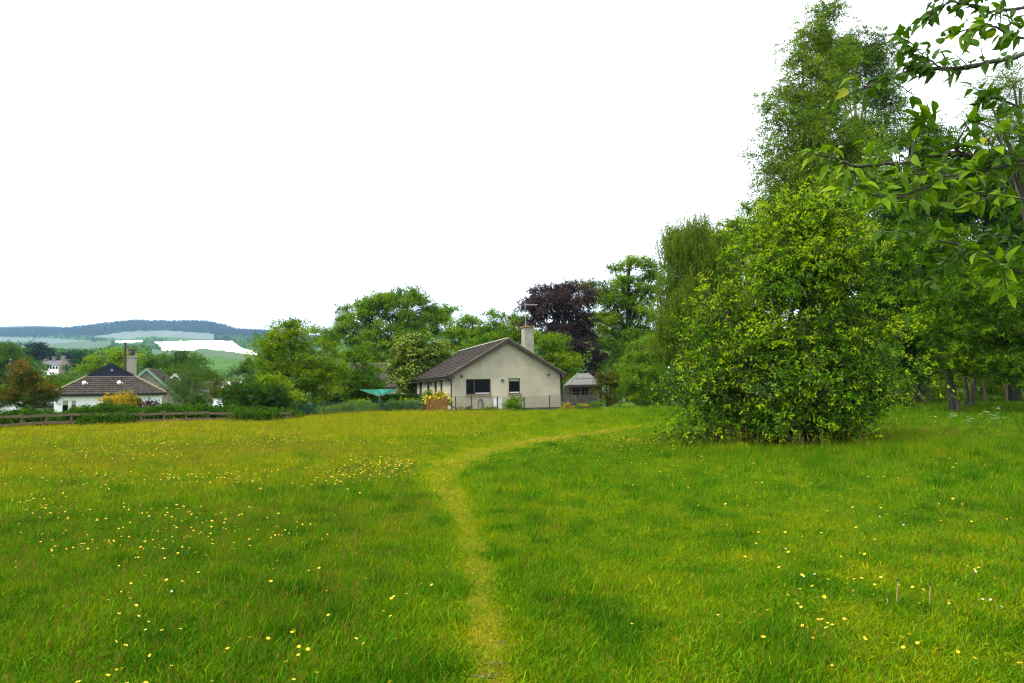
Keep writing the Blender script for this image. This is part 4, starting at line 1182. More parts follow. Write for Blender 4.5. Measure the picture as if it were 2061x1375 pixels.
def garden_trees():
    T = tree
    T('oak_tree', 'broad domed green oak standing tall behind the flowering tree and dark garden tree', 'tree', 790, 95,
      [(790, 640, 72, 52), (850, 648, 55, 46), (880, 650, 30, 34), (735, 640, 40, 32), (690, 665, 42, 36), (655, 668, 24, 22), (700, 632, 20, 16), (800, 695, 95, 42), (895, 625, 14, 14), (760, 615, 35, 22), (820, 600, 38, 20)],
      'oak', 1.25, 1.0, (0.5, 0.25), trunk=0.6, seed=1)
    T('garden_tree', 'spreading many stemmed garden tree with bright green leaves beside the large dark shrub', 'tree', 612, 50,
      [(582, 700, 42, 40), (640, 715, 42, 44), (560, 745, 40, 34), (605, 770, 62, 36), (575, 662, 24, 22), (538, 700, 22, 26), (655, 760, 32, 34), (600, 665, 22, 18), (630, 800, 40, 24)],
      'bright', 0.8, 1.15, (0.66, 0.22), trunk=0.2, stems=4, inner=0.6, seed=2)
    T('dark_garden_tree', 'dense dark green rounded tree between the garden tree and the rotary clothes dryer', 'tree', 724, 57,
      [(720, 752, 38, 40), (714, 722, 22, 22), (742, 772, 26, 28), (695, 772, 24, 26), (720, 790, 44, 20)], 'oak', 0.75, 1.2, (0.24, 0.18), trunk=0.2, seed=3)
    T('flowering_tree', 'rounded tree covered in flat cream flower heads left of the bungalow roof', 'tree', 848, 63.5,
      [(846, 712, 50, 46), (818, 752, 32, 38), (868, 738, 34, 42), (842, 765, 50, 36), (822, 715, 28, 32)], 'blossom', 0.85, 1.25, (0.4, 0.2), trunk=0.18, fill=0.35, inner=0.78, seed=4)
    T('sycamore_tree', 'mid green open topped tree between the domed oak and the bungalow ridge', 'tree', 935, 90,
      [(935, 660, 32, 24), (925, 690, 42, 32), (955, 645, 14, 12), (950, 690, 40, 34)], 'oak', 1.1, 1.0, (0.66, 0.25), trunk=0.35, seed=5)
    T('dark_sycamore_tree', 'dark pointed tree rising directly above the bungalow roof ridge', 'tree', 990, 82,
      [(993, 664, 26, 26), (988, 690, 44, 24), (994, 640, 11, 12), (1005, 672, 22, 18)], 'oak', 1.0, 1.1, (0.3, 0.22), trunk=0.3, seed=6)
    T('bright_sycamore_tree', 'bright yellow green layered tree just left of the bungalow chimney', 'tree', 1042, 76,
      [(1046, 650, 26, 24), (1036, 680, 44, 20), (1000, 695, 46, 18), (962, 698, 24, 12), (1055, 668, 26, 24), (1030, 640, 14, 12)], 'bright', 0.95, 1.0, (0.5, 0.25), trunk=0.28, flat=0.4, seed=7)
    T('yellow_green_tree', 'yellow green tree spreading behind the bungalow roof right of the chimney', 'tree', 1118, 66,
      [(1108, 694, 36, 22), (1140, 714, 28, 22), (1112, 726, 44, 22), (1088, 684, 18, 12), (1152, 742, 18, 16), (1125, 755, 36, 20)], 'bright', 0.85, 1.15, (0.62, 0.22), trunk=0.22, seed=8)
    T('copper_beech_tree', 'dark purple copper beech rising behind the bungalow chimney', 'tree', 1128, 72,
      [(1120, 618, 52, 42), (1090, 604, 30, 26), (1150, 645, 44, 44), (1165, 695, 40, 42), (1188, 735, 30, 32), (1172, 600, 22, 24), (1075, 630, 26, 24), (1130, 690, 60, 40), (1140, 588, 22, 16)],
      'copper', 1.1, 1.25, (0.5, 0.28), trunk=0.5, flat=0.4, seed=9)
    T('golden_tree', 'sparse golden brown topped tree peeping out above the copper beech', 'tree', 1158, 106,
      [(1165, 578, 38, 16), (1195, 585, 24, 18), (1132, 582, 18, 12), (1160, 605, 50, 24), (1065, 612, 20, 14)], 'golden', 1.0, 0.55, (0.5, 0.3), trunk=0.35, inner=0.4, seed=10)
    T('tall_oak_tree', 'tall irregular oak with open top between the copper beech and weeping birch', 'tree', 1268, 80,
      [(1268, 528, 30, 20), (1305, 545, 28, 20), (1238, 545, 20, 14), (1262, 575, 44, 30), (1235, 618, 52, 38), (1292, 635, 48, 44), (1250, 678, 56, 38), (1222, 588, 30, 24), (1318, 560, 20, 14), (1300, 590, 30, 18), (1225, 720, 44, 40), (1205, 660, 34, 44)],
      'oak', 1.05, 1.0, (0.6, 0.25), trunk=0.5, inner=0.55, seed=11)
    T('weeping_birch_tree', 'weeping birch with long hanging branches left of the big bird cherry bush', 'tree', 1432, 50,
      [(1385, 462, 38, 26), (1365, 500, 26, 46), (1405, 520, 44, 60), (1440, 500, 42, 46), (1392, 585, 44, 56), (1440, 590, 50, 60), (1350, 590, 24, 60), (1410, 650, 50, 50), (1350, 480, 10, 24), (1352, 650, 26, 50)],
      'weep', 0.95, 1.6, (0.85, 0.22), up=1.0, rnd=0.10, trunk=0.28, bark='bark_birch', fill=0.3, seed=12)
    T('woodland_tree', 'full green tree filling the gap behind the weeping birch and bird cherry', 'tree', 1490, 64,
      [(1478, 470, 44, 32), (1520, 520, 64, 70), (1445, 500, 36, 36), (1500, 600, 70, 80), (1500, 700, 70, 80), (1400, 740, 60, 60), (1420, 680, 50, 60), (1520, 450, 40, 40)], 'oak', 1.2, 1.1, (0.7, 0.2), trunk=0.5, seed=13)
    T('understory_tree', 'soft mid green small tree between the tall oak and the weeping birch', 'tree', 1320, 60,
      [(1308, 708, 38, 36), (1340, 690, 34, 40), (1330, 752, 52, 36), (1290, 745, 34, 30), (1385, 740, 40, 50)], 'oak', 0.85, 1.2, (0.62, 0.2), trunk=0.2, seed=14)
    T('bronze_shrub', 'rounded bronze green shrub with a few white flowers right of the summerhouse', 'shrub', 1226, 53.5,
      [(1222, 772, 22, 24), (1232, 798, 20, 20), (1212, 795, 12, 12), (1240, 775, 16, 20)], 'olive', 0.6, 1.3, (0.4, 0.25), trunk=0.1, stems=3, seed=15)
    T('garden_shrub', 'wide bright green shrub with bare lower stems right of the bronze shrub', 'shrub', 1298, 50.5,
      [(1290, 772, 44, 30), (1310, 796, 52, 24), (1262, 798, 20, 20), (1278, 752, 24, 16), (1330, 770, 24, 34)], 'bright', 0.55, 1.2, (0.42, 0.22), trunk=0.12, stems=6, inner=0.6, seed=16)
    T('rose_bush', 'tall green bush dotted with white blossoms beside the left edge of the bird cherry', 'bush', 1368, 45,
      [(1368, 765, 24, 26), (1352, 782, 22, 20), (1385, 745, 24, 24), (1378, 790, 34, 24)], 'rose', 0.7, 1.1, (0.35, 0.2), trunk=0.1, stems=4, seed=17)
    # the woodland edge on the right
    T('birch_tree', 'tallest birch with airy pointed crown rising behind the bird cherry', 'tree', 1640, 38,
      [(1655, 40, 24, 38), (1668, 75, 32, 40), (1625, 100, 38, 44), (1665, 140, 52, 50), (1612, 175, 46, 46), (1660, 215, 74, 56), (1606, 260, 54, 46), (1670, 290, 90, 54), (1600, 335, 66, 40), (1690, 360, 86, 60), (1640, 410, 100, 56), (1548, 300, 24, 24), (1545, 335, 26, 16), (1560, 210, 16, 14), (1560, 385, 36, 30), (1590, 450, 80, 60), (1700, 470, 60, 60)],
      'birch', 0.85, 1.2, (0.8, 0.25), trunk=0.2, bark='bark_birch', inner=0.45, fill=0.1, seed=18)
    T('dark_birch_tree', 'darker narrow birch standing behind the tallest birch on its right', 'tree', 1765, 50,
      [(1765, 105, 28, 34), (1745, 140, 30, 36), (1782, 160, 22, 40), (1712, 90, 22, 40), (1770, 210, 30, 44), (1792, 230, 14, 40), (1750, 280, 50, 60), (1700, 130, 40, 50)], 'birch', 0.95, 1.4, (0.25, 0.18), trunk=0.22, bark='bark_birch', inner=0.5, seed=19)
    T('rounded_tree', 'dark rounded treetop showing between the birches and the overhanging cherry leaves', 'tree', 1845, 56,
      [(1842, 255, 34, 22), (1860, 300, 56, 46), (1810, 330, 60, 50), (1880, 390, 80, 70), (1800, 440, 70, 80)], 'oak', 1.0, 1.0, (0.25, 0.2), trunk=0.4, seed=20)
    T('fine_leaved_tree', 'open fine leaved tree with sky showing through at the upper right edge', 'tree', 2110, 17,
      [(1985, 190, 46, 40), (2040, 170, 40, 50), (2000, 260, 60, 44), (2060, 250, 60, 60), (1960, 245, 26, 26), (2100, 330, 80, 80), (2030, 330, 60, 50), (2120, 180, 60, 70)], 'fine', 0.45, 1.3, (0.45, 0.25), trunk=0.16, inner=0.3, cr=1.1, seed=21)
    T('gean_tree', 'leafy tree with leaning grey brown trunk at the shaded woodland edge', 'tree', 1917, 33,
      [(1893, 590, 66, 44), (1985, 590, 62, 56), (1905, 640, 44, 50), (1900, 600, 50, 50), (1960, 680, 66, 40), (2030, 690, 56, 50), (1872, 505, 50, 44), (1893, 715, 30, 26, -1.5), (1940, 735, 40, 22, -1), (2000, 745, 50, 22, -1.5), (2050, 740, 44, 26, -2), (1830, 500, 46, 36), (2060, 600, 60, 70), (1965, 630, 60, 60, -2), (1880, 660, 36, 36, -1.5)],
      'gean', 0.95, 1.8, (0.36, 0.22), up=0.35, cr=0.8, limb=False, trunk=0.22, bark='bark_grey', inner=0.6, seed=22)
    T('thin_tree', 'slender twin stemmed tree just right of the leaning trunk', 'tree', 1946, 37,
      [(1950, 660, 50, 50), (1985, 700, 50, 50), (1940, 600, 60, 50)], 'gean', 0.95, 1.5, (0.2, 0.2), trunk=0.18, limb=False, stems=2, bark='bark_grey', seed=23)
    T('shade_tree', 'dense dark tree filling the shade directly behind the bird cherry', 'tree', 1842, 47,
      [(1840, 560, 80, 90), (1850, 680, 74, 80), (1790, 520, 70, 90), (1890, 620, 60, 90), (1800, 660, 80, 90), (1860, 460, 80, 70), (1850, 735, 60, 36)], 'dark', 1.1, 1.3, (0.5, 0.22), trunk=0.3, seed=24)
    T('edge_tree', 'tall dark tree closing the right edge of the meadow above the fence posts', 'tree', 2040, 44,
      [(1990, 440, 90, 90), (2060, 520, 90, 110), (2000, 600, 90, 90), (2080, 660, 80, 90), (1950, 680, 80, 60), (2090, 400, 80, 120), (1950, 380, 60, 70), (2020, 360, 60, 60), (2030, 730, 90, 34)], 'dark', 1.1, 1.2, (0.6, 0.25), trunk=0.35, seed=25)
    for i, (px, Y, hw, tt) in enumerate(((1835, 56, 46, 0.75), (1905, 58, 48, 0.85), (1975, 55, 44, 0.7), (2045, 57, 48, 0.6), (1765, 60, 50, 0.55))):
        lab = ['bright yellow green bush behind the two left fence posts', 'pale bush seen past the leaning trunk', 'green bush behind the middle of the wood edge posts', 'bush behind the rightmost fence post', 'bush in the shade close behind the bird cherry'][i]
        T('woodland_bush', lab, 'bush', px, Y, [(px, 785, hw, 24), (px + 14, 765, hw * 0.7, 18), (px - 16, 800, hw * 0.7, 14)], 'bright', 0.8, 1.0, (tt, 0.2), trunk=0.08, stems=4, group='bushes under the woodland edge', seed=26 + i)
    for i, (px, Y) in enumerate(((2240, 30), (2330, 42), (1700, 72), (1900, 74))):
        lab = ['broad tree just beyond the right edge of the meadow', 'tall tree further along the woodland edge', 'deep woodland tree behind the birches', 'deep woodland tree behind the shade tree'][i]
        T('woodland_tree', lab, 'tree', px, Y, [(px, 420, 110, 120), (px - 40, 560, 90, 110), (px + 50, 600, 90, 120), (px, 690, 110, 80)], 'oak', 1.5, 0.9, (0.45, 0.2), trunk=0.4, group='trees deep in the wood', seed=35 + i)

    # the bird cherry bush in the meadow
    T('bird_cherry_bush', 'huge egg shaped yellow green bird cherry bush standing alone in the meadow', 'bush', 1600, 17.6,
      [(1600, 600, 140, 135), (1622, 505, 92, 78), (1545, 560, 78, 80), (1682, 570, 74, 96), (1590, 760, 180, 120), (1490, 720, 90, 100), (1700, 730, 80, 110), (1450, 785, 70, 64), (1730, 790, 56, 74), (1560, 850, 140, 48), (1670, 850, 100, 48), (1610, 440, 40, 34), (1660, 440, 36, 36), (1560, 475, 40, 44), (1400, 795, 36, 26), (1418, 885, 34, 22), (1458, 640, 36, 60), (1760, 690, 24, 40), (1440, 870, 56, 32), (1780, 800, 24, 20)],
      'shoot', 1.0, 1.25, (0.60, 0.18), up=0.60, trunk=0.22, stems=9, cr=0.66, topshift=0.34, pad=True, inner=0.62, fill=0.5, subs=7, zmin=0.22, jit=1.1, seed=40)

    # valley and village trees on the left
    T('big_round_tree', 'large dark rounded tree at the left edge above the red tinged shrub', 'tree', 8, 120, [(10, 715, 34, 24), (5, 745, 44, 34), (30, 735, 18, 26), (-40, 740, 40, 50), (15, 775, 40, 26)], 'valley', 1.5, 1.1, (0.35, 0.2), trunk=0.5, seed=50)
    T('scots_pine', 'dark ragged pine top left of the distant mansion', 'tree', 70, 260, [(66, 700, 15, 6), (72, 712, 18, 7), (82, 708, 10, 10), (58, 715, 10, 7)], 'conifer', 2.2, 1.3, (0.5, 0.3), trunk=0.4, seed=51)
    T('spire_conifer', 'dark pointed conifer standing over the mansion roof', 'tree', 105, 348, [(105, 707, 3, 6), (105, 715, 5, 6), (105, 723, 8, 6), (105, 732, 10, 8)], 'conifer', 2.0, 2.0, (0.4, 0.2), trunk=0.4, seed=52)
    T('dark_round_tree', 'dark purplish round tree right of the mansion', 'tree', 165, 290, [(165, 722, 19, 15), (158, 738, 19, 15), (178, 716, 10, 9), (172, 748, 20, 14)], 'dark', 2.4, 1.2, (0.3, 0.2), trunk=0.5, seed=53)
    T('dark_conifer_clump', 'small dark conifers behind the mansion gable', 'tree', 136, 345, [(136, 717, 9, 5), (142, 722, 9, 8), (150, 714, 8, 6)], 'conifer', 2.2, 1.6, (0.2, 0.2), trunk=0.3, seed=54)
    specs = [(62, 742, 20, 16, 240, 0.45), (78, 730, 18, 14, 280, 0.35), (70, 757, 22, 15, 210, 0.6), (100, 760, 16, 13, 200, 0.7), (120, 770, 24, 17, 170, 0.6), (145, 765, 18, 14, 165, 0.5), (92, 778, 30, 18, 140, 0.7), (160, 778, 26, 16, 150, 0.55), (45, 762, 16, 18, 180, 0.4)]
    labs = ['round green tree below the ragged pine', 'dark green tree directly under the pine top', 'pale green rounded tree below left of the mansion', 'small pale tree under the mansion roof', 'broad mid green tree in front of the mansion', 'green tree below the mansion gables', 'bright green tree above the left end of the cottage roof', 'green tree just left of the cottage gablet', 'dark tree behind the red tinged shrub']
    for (px, py, rx, ry, Y, t), lab in zip(specs, labs):
        T('valley_tree', lab, 'tree', px, Y, [(px, py, rx, ry), (px + rx * 0.5, py + ry * 0.5, rx * 0.7, ry * 0.7), (px - rx * 0.5, py + ry * 0.5, rx * 0.7, ry * 0.7)], 'valley', 1.6, 0.9, (t, 0.2), trunk=0.35, group='trees around the mansion', seed=60 + px)
    T('yellow_valley_tree', 'yellowish green tree behind the cottage gablet and chimney', 'tree', 232, 112, [(236, 718, 26, 14), (215, 730, 34, 18), (190, 745, 24, 14), (250, 735, 30, 22), (270, 742, 20, 26)], 'oak', 1.4, 1.1, (0.75, 0.2), trunk=0.4, seed=70)
    T('village_tree', 'rounded green tree behind the brown stone house', 'tree', 330, 116, [(322, 732, 36, 18), (300, 745, 26, 20), (345, 748, 44, 24)], 'valley', 1.5, 1.1, (0.55, 0.2), trunk=0.4, seed=71)
    T('village_tree', 'darker taller tree right of the stone house roof', 'tree', 375, 110, [(365, 724, 28, 14), (385, 740, 30, 20), (405, 758, 26, 18), (370, 755, 44, 24), (420, 770, 20, 16)], 'valley', 1.5, 1.1, (0.4, 0.2), trunk=0.4, seed=72)
    T('small_leaved_tree', 'light green small leaved tree in front of the brown stone house', 'tree', 378, 64, [(380, 752, 22, 20), (372, 780, 34, 26), (390, 790, 28, 22), (385, 765, 28, 22), (365, 800, 24, 16)], 'fine', 1.0, 1.3, (0.2, 0.2), trunk=0.14, inner=0.5, seed=73)
    T('valley_side_tree', 'open dark tree standing above the large dark shrub against the valley', 'tree', 508, 96, [(500, 735, 20, 13), (482, 748, 16, 8), (520, 752, 24, 22), (508, 775, 36, 22), (540, 780, 30, 24)], 'valley', 1.3, 0.9, (0.3, 0.2), trunk=0.35, inner=0.5, seed=74)
    T('small_conifer', 'small dark conifer in front of the long brown roof', 'tree', 432, 76, [(432, 778, 7, 8), (432, 790, 11, 9), (432, 800, 14, 9)], 'olive', 0.9, 1.3, (0.2, 0.15), trunk=0.1, seed=75)
    T('small_conifer', 'small golden green conifers under the white gablet', 'tree', 462, 74, [(462, 784, 9, 8), (476, 784, 6, 8), (465, 796, 18, 9)], 'olive', 0.9, 1.3, (0.6, 0.15), trunk=0.1, seed=76)
    T('low_bush', 'low bright bush beside the white shed', 'bush', 408, 52, [(405, 806, 16, 10), (395, 812, 14, 8)], 'hedge', 0.9, 1.2, (0.7, 0.2), trunk=0.05, stems=3, seed=77)
    T('red_tinged_shrub', 'red tinged green shrub with visible stems at the left edge', 'shrub', 48, 46, [(45, 765, 30, 20), (75, 785, 26, 18), (20, 790, 26, 16), (55, 800, 44, 20), (50, 745, 18, 10), (90, 790, 12, 12)], 'acer', 0.7, 1.25, (0.3, 0.3), trunk=0.12, stems=5, inner=0.55, topshift=0.18, seed=78)
    T('purple_shrub', 'purple leaved shrub against the white cottage wall beside the golden shrub', 'shrub', 297, 50, [(292, 815, 16, 7), (310, 820, 14, 7), (282, 822, 10, 7)], 'purple', 0.55, 1.0, (0.6, 0.25), trunk=0.05, stems=3, seed=79)
    T('purple_shrub', 'dark purple shrub between the red tinged shrub and the cottage corner', 'shrub', 95, 51, [(93, 795, 9, 14), (88, 805, 10, 10)], 'purple', 0.55, 1.2, (0.4, 0.25), trunk=0.05, stems=3, seed=80)
    T('golden_shrub', 'golden yellow rounded shrub in front of the white cottage', 'shrub', 243, 49.5, [(240, 808, 30, 10), (258, 802, 14, 8), (225, 812, 20, 8), (255, 818, 24, 9)], 'gold', 0.55, 1.3, (0.5, 0.25), trunk=0.06, stems=3, seed=81)
    T('bright_bush', 'bright green bush at the far left beneath the round tree', 'bush', 2, 60, [(2, 788, 18, 18), (-6, 800, 20, 14)], 'bright', 0.8, 1.2, (0.4, 0.2), trunk=0.06, stems=3, seed=82)
    T('green_bush', 'green bush between the red tinged shrub and the cottage roof', 'bush', 105, 62, [(104, 775, 10, 14), (100, 790, 12, 14)], 'bright', 0.8, 1.2, (0.3, 0.2), trunk=0.06, stems=3, seed=83)
    T('large_dark_shrub', 'large dark green rounded shrub growing over the rail fence end', 'shrub', 515, 43, [(505, 806, 44, 26), (545, 805, 38, 28), (475, 806, 24, 18), (520, 824, 52, 20), (560, 825, 26, 20), (490, 790, 24, 12)], 'hedge', 1.3, 1.5, (0.3, 0.2), trunk=0.1, stems=6, topshift=0.1, seed=84)
    T('yellow_green_shrub', 'yellow green shrub rising behind the large dark shrub', 'shrub', 545, 47, [(545, 778, 30, 16), (525, 790, 24, 12), (570, 795, 26, 16), (535, 768, 14, 10)], 'bright', 0.75, 1.2, (0.75, 0.2), trunk=0.08, stems=4, seed=85)
garden_trees()

# hedge along the left rail fence: one hedge, and a clipped one in the garden
def hedge_object(name, label, runs, sprig, scale, tint, dens=60, box=None):
    g = np.random.default_rng(len(label))
    P, T, D = [], [], []
    for (x0, y0, x1, y1, wd, h0, h1) in runs:
        L = math.hypot(x1 - x0, y1 - y0); N = int(L * dens)
        t = g.uniform(size=N); hh = h0 + (h1 - h0) * t
        if box is None: hh = hh * (1.0 + 0.10 * np.sin(t * L * 1.1) + 0.09 * np.sin(t * L * 2.7 + 1) + 0.05 * np.sin(t * L * 6.1))
        w = g.uniform(-1, 1, N); z = hh * np.sqrt(g.uniform(0.0, 1.0, N)) * (1 - (0.25 * w * w if box is None else 0))
        nx, ny = -(y1 - y0) / L, (x1 - x0) / L
        X = x0 + (x1 - x0) * t + nx * w * wd / 2; Yv = y0 + (y1 - y0) * t + ny * w * wd / 2
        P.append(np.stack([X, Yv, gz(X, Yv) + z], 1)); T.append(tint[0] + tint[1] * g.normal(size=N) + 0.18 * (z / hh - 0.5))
        D.append(np.stack([nx * w * 0.8, ny * w * 0.8, 0.3 + z / hh], 1) + g.normal(size=(N, 3)) * 0.5)
    P, T, D = np.concatenate(P), np.concatenate(T), np.concatenate(D)
    o0 = P.mean(0); o0[2] = g1(o0[0], o0[1])
    root = thing(name, label, 'hedge', tuple(o0))
    scatter('foliage', P, eulers(D, g.uniform(0, 6.28, len(P))), scale * g.uniform(0.7, 1.3, len(P)), T, SG[sprig], root, tuple(o0))
    mb = MB()
    for (x0, y0, x1, y1, wd, h0, h1) in runs:
        n = int(math.hypot(x1 - x0, y1 - y0) / 0.8)
        for i in range(n):
            t = (i + 0.5) / n; x, y = x0 + (x1 - x0) * t, y0 + (y1 - y0) * t; z = g1(x, y); h = (h0 + (h1 - h0) * t) * 0.75
            for k in range(3):
                q = g.normal(size=2) * 0.3
                mb.tube([(x - o0[0], y - o0[1], z - 0.1 - o0[2]), (x + q[0] * 0.6 - o0[0], y + q[1] * 0.5 - o0[1], z + h * 0.5 - o0[2]), (x + q[0] - o0[0], y + q[1] - o0[1], z + h - o0[2])], [0.025, 0.018, 0.008], 4, cap=False)
    mb.build('stem', B['bark_dark'], root)

FA, FB_ = gpix(-60, 870), gpix(585, 848)            # the two ends of the rail fence
def along(t): return FA.lerp(FB_, t)
def build_left_hedge():
    pts = [(-60, 822, 1.5), (40, 825, 1.4), (105, 822, 1.45), (118, 832, 1.2)]
    def seg(px0, py0, px1, py1, dy=1.3, wd=1.6):
        a, b = at(px0, py0, FA.y + (FB_.y - FA.y) * (px0 + 60) / 645 + dy), at(px1, py1, FA.y + (FB_.y - FA.y) * (px1 + 60) / 645 + dy)
        return (a.x, a.y, b.x, b.y, wd, max(0.4, a.z - g1(a.x, a.y) - (0.27 if dy > 0 else 0.75)), max(0.4, b.z - g1(b.x, b.y) - (0.27 if dy > 0 else 0.70)))
    runs = [seg(-60, 826, 40, 822), seg(40, 822, 95, 820), seg(95, 822, 122, 834), seg(122, 836, 150, 822), seg(150, 818, 200, 812), seg(200, 810, 260, 812), seg(260, 812, 285, 824), seg(285, 824, 320, 816), seg(320, 813, 400, 812), seg(400, 812, 460, 816), seg(460, 816, 600, 824)]
    runs += [seg(165, 820, 215, 815, -0.22, 0.7), seg(215, 815, 270, 820, -0.22, 0.7), seg(470, 836, 560, 834, -0.4, 0.6)]
    hedge_object('fence_hedge', 'loose green hedge growing over and behind the weathered rail fence', runs, 'hedge', 1.2, (0.42, 0.22), dens=150)
build_left_hedge()
def build_clipped_hedge():
    a, b = at(632, 797, 60), at(842, 796, 60)
    hedge_object('clipped_hedge', 'dark clipped level hedge behind the rotary clothes dryer', [(a.x, a.y, b.x, b.y, 1.0, a.z - g1(a.x, a.y), b.z - g1(b.x, b.y))], 'hedge', 0.9, (0.12, 0.12), dens=420, box=True)
build_clipped_hedge()

# ------------------------------------------------------------------ fences
def rail_fence():
    root = thing('rail_fence', 'weathered two rail timber fence along the left side of the meadow', 'fence', tuple(FA - Vector((0, 0, 0))))
    o = FA
    L = (FB_ - FA).length; n = 14
    tops = lambda t: None
    zr = lambda p, hgt: Vector((p.x - o.x, p.y - o.y, g1(p.x, p.y) + hgt - o.z))
    g = random.Random(4)
    pt = []
    for i in range(n + 1):
        p = along(i / n); pt.append(p)
        q = zr(p, 0); mb = MB(); mb.box((q.x - 0.05, q.y - 0.045, q.z - 0.3), (q.x + 0.05, q.y + 0.045, q.z + (0.84 + g.uniform(-0.05, 0.05)) * (1 - 0.35 * i / n))); mb.build('post', M['oldwood'], root)
    for i in range(n):
        for hgt in (0.28, 0.70):
            a, b = zr(pt[i], hgt * (1 - 0.35 * i / n) + g.uniform(-0.025, 0.025)), zr(pt[i + 1], hgt * (1 - 0.35 * (i + 1) / n) + g.uniform(-0.025, 0.025))
            d = (b - a).normalized(); off = Vector((0, -0.065 - 0.004 * (i % 2), 0))
            mb = MB(); mb.bar(a + off + d * 0.01, b + off - d * 0.01, 0.035, 0.135); mb.build('rail', M['oldwood'], root)
rail_fence()

def mesh_fence(name, label, posts, h, wire, hmesh, cell=0.065, post_m='darkwood', rad=0.05, top_rail=True, diag=True):
    o = posts[0]
    root = thing(name, label, 'fence', tuple(o))
    L = lambda p, z: Vector((p.x - o.x, p.y - o.y, p.z + z - o.z))
    g = random.Random(9)
    for p in posts:
        mb = MB(); e = L(p, 0); t = g.uniform(-0.02, 0.02)
        mb.tube([e - Vector((0, 0, 0.3)), e + Vector((t, 0, h + g.uniform(-0.03, 0.06)))], [rad, rad * 0.92], 8); mb.build('post', M[post_m], root)
    mb = MB()
    for a, b in zip(posts, posts[1:]):
        A_, B_ = L(a, 0.03), L(b, 0.03); d = B_ - A_; ln = d.length; u = d / ln; off = Vector((0, -rad - 0.01, 0))
        def P(x, z): return A_ + u * x + Vector((0, 0, z)) + off
        def wire_(x0, z0, x1, z1, w=0.0035):
            p, q = P(x0, z0), P(x1, z1); dd = (q - p).normalized(); s = Vector((0, -1, 0)).cross(dd) * w
            mb.quad(p - s, p + s, q + s, q - s)
        n = int(ln / cell)
        k = int(hmesh / cell)
        for i in (range(-k, n) if diag else ()):
            for sg in (1, -1):
                x0, x1 = i * cell, i * cell + hmesh
                z0, z1 = 0.0, hmesh
                if x0 < 0: z0 = -x0; x0 = 0
                if x1 > ln: z1 = hmesh - (x1 - ln); x1 = ln
                if z1 <= z0: continue
                if sg > 0: wire_(x0, z0, x1, z1)
                else: wire_(x0, hmesh - z0, x1, hmesh - z1)
        if top_rail:
            for z in (0.02, hmesh * 0.5, hmesh): wire_(0, z, ln, z, 0.006)
    o2 = mb.build('wire_mesh', M[wire], root); o2['kind'] = 'stuff'

def hpt(u, v): 
    p = HM @ Vector((u, v, 0)); return Vector((p.x, p.y, g1(p.x, p.y)))
def build_mesh_fences():
    posts = []
    for px in (917, 949.5, 1001.8, 1055, 1106.5, 1156, 1206):
        Y = 46.3 + (px - 917) * 0.012
        p = at(px, 820, Y); posts.append(Vector((p.x, Y, g1(p.x, Y))))
    mesh_fence('chain_link_fence', 'grey chain link fence on timber posts in front of the bungalow gable', posts, 1.08, 'wire', 1.02)
    posts = []
    for px in (598, 652, 708.5, 762.5, 811, 852):
        Y = 45.2 + (px - 598) * 0.004
        p = at(px, 830, Y); posts.append(Vector((p.x, Y, g1(p.x, Y))))
    mesh_fence('green_mesh_fence', 'green wire mesh fence on old posts left of the picket gate', posts, 0.86, 'wire_green', 0.84)
    posts = []
    for px, Y in ((1842, 46), (1871, 45), (1984, 42.5), (2028, 41.5), (2076, 40), (2130, 38)):
        p = at(px, 820, Y); posts.append(Vector((p.x, Y, g1(p.x, Y))))
    mesh_fence('woodland_fence', 'dark timber posts of a wire fence along the woodland edge', posts, 1.5, 'wire', 1.1, cell=0.2, rad=0.07, diag=False)
    p = gpix(1929, 841); root = thing('stump_post', 'short thick mossy post leaning beside the leaning trunk', 'post', tuple(p))
    mb = MB(); mb.tube([(0, 0, -0.2), (0.02, 0, 0.4), (0.0, 0, 0.86)], [0.13, 0.10, 0.085], 9); mb.build('post', B['bark_dark'], root)
    mb = MB(); mb.tube([(0.12, -0.1, -0.1), (0.13, -0.1, 0.22), (0.1, -0.1, 0.3)], [0.14, 0.12, 0.05], 8); mb.build('stump', B['bark_dark'], root)
build_mesh_fences()

def picket_gate():
    Y = 45.6; a, b = at(861, 830, Y), at(899, 830, Y); z = g1(a.x, Y)
    root = thing('picket_gate', 'orange brown picket gate between two posts at the bungalow corner', 'gate', (a.x, Y, z))
    W = b.x - a.x; n = 12
    for x in (0, W):
        mb = MB(); mb.box((x - 0.06, -0.06, -0.3), (x + 0.06, 0.06, 1.12)); mb.build('post', M['orangewood'], root)
    for i in range(n):
        x = 0.1 + (W - 0.2) * (i + 0.5) / n
        zt = 0.88 + 0.07 * abs((i + 0.5) / n - 0.5) * 2
        mb = MB(); w = 0.032
        mb.add([(x - w, -0.035, 0.06), (x + w, -0.035, 0.06), (x + w, -0.035, zt), (x, -0.035, zt + 0.05), (x - w, -0.035, zt), (x - w, -0.015, 0.06), (x + w, -0.015, 0.06), (x + w, -0.015, zt), (x, -0.015, zt + 0.05), (x - w, -0.015, zt)],
               [(0, 1, 2, 3, 4), (9, 8, 7, 6, 5), (0, 4, 9, 5), (1, 6, 7, 2), (2, 7, 8, 3), (3, 8, 9, 4)])
        mb.build('slat', M['orangewood'], root)
    for z_ in (0.25, 0.72):
        mb = MB(); mb.bar((0.06, 0.005, z_), (W - 0.06, 0.005, z_), 0.035, 0.08); mb.build('rail', M['orangewood'], root)
    mb = MB(); mb.bar((W + 0.06, 0.0, 0.62), (W + 0.85, 0.3, 0.08), 0.05, 0.07); mb.build('brace', M['darkwood'], root)
    mb = MB(); mb.bar((-0.06, 0.0, 0.62), (-0.65, 0.3, 0.2), 0.05, 0.07); mb.build('brace', M['darkwood'], root)
picket_gate()

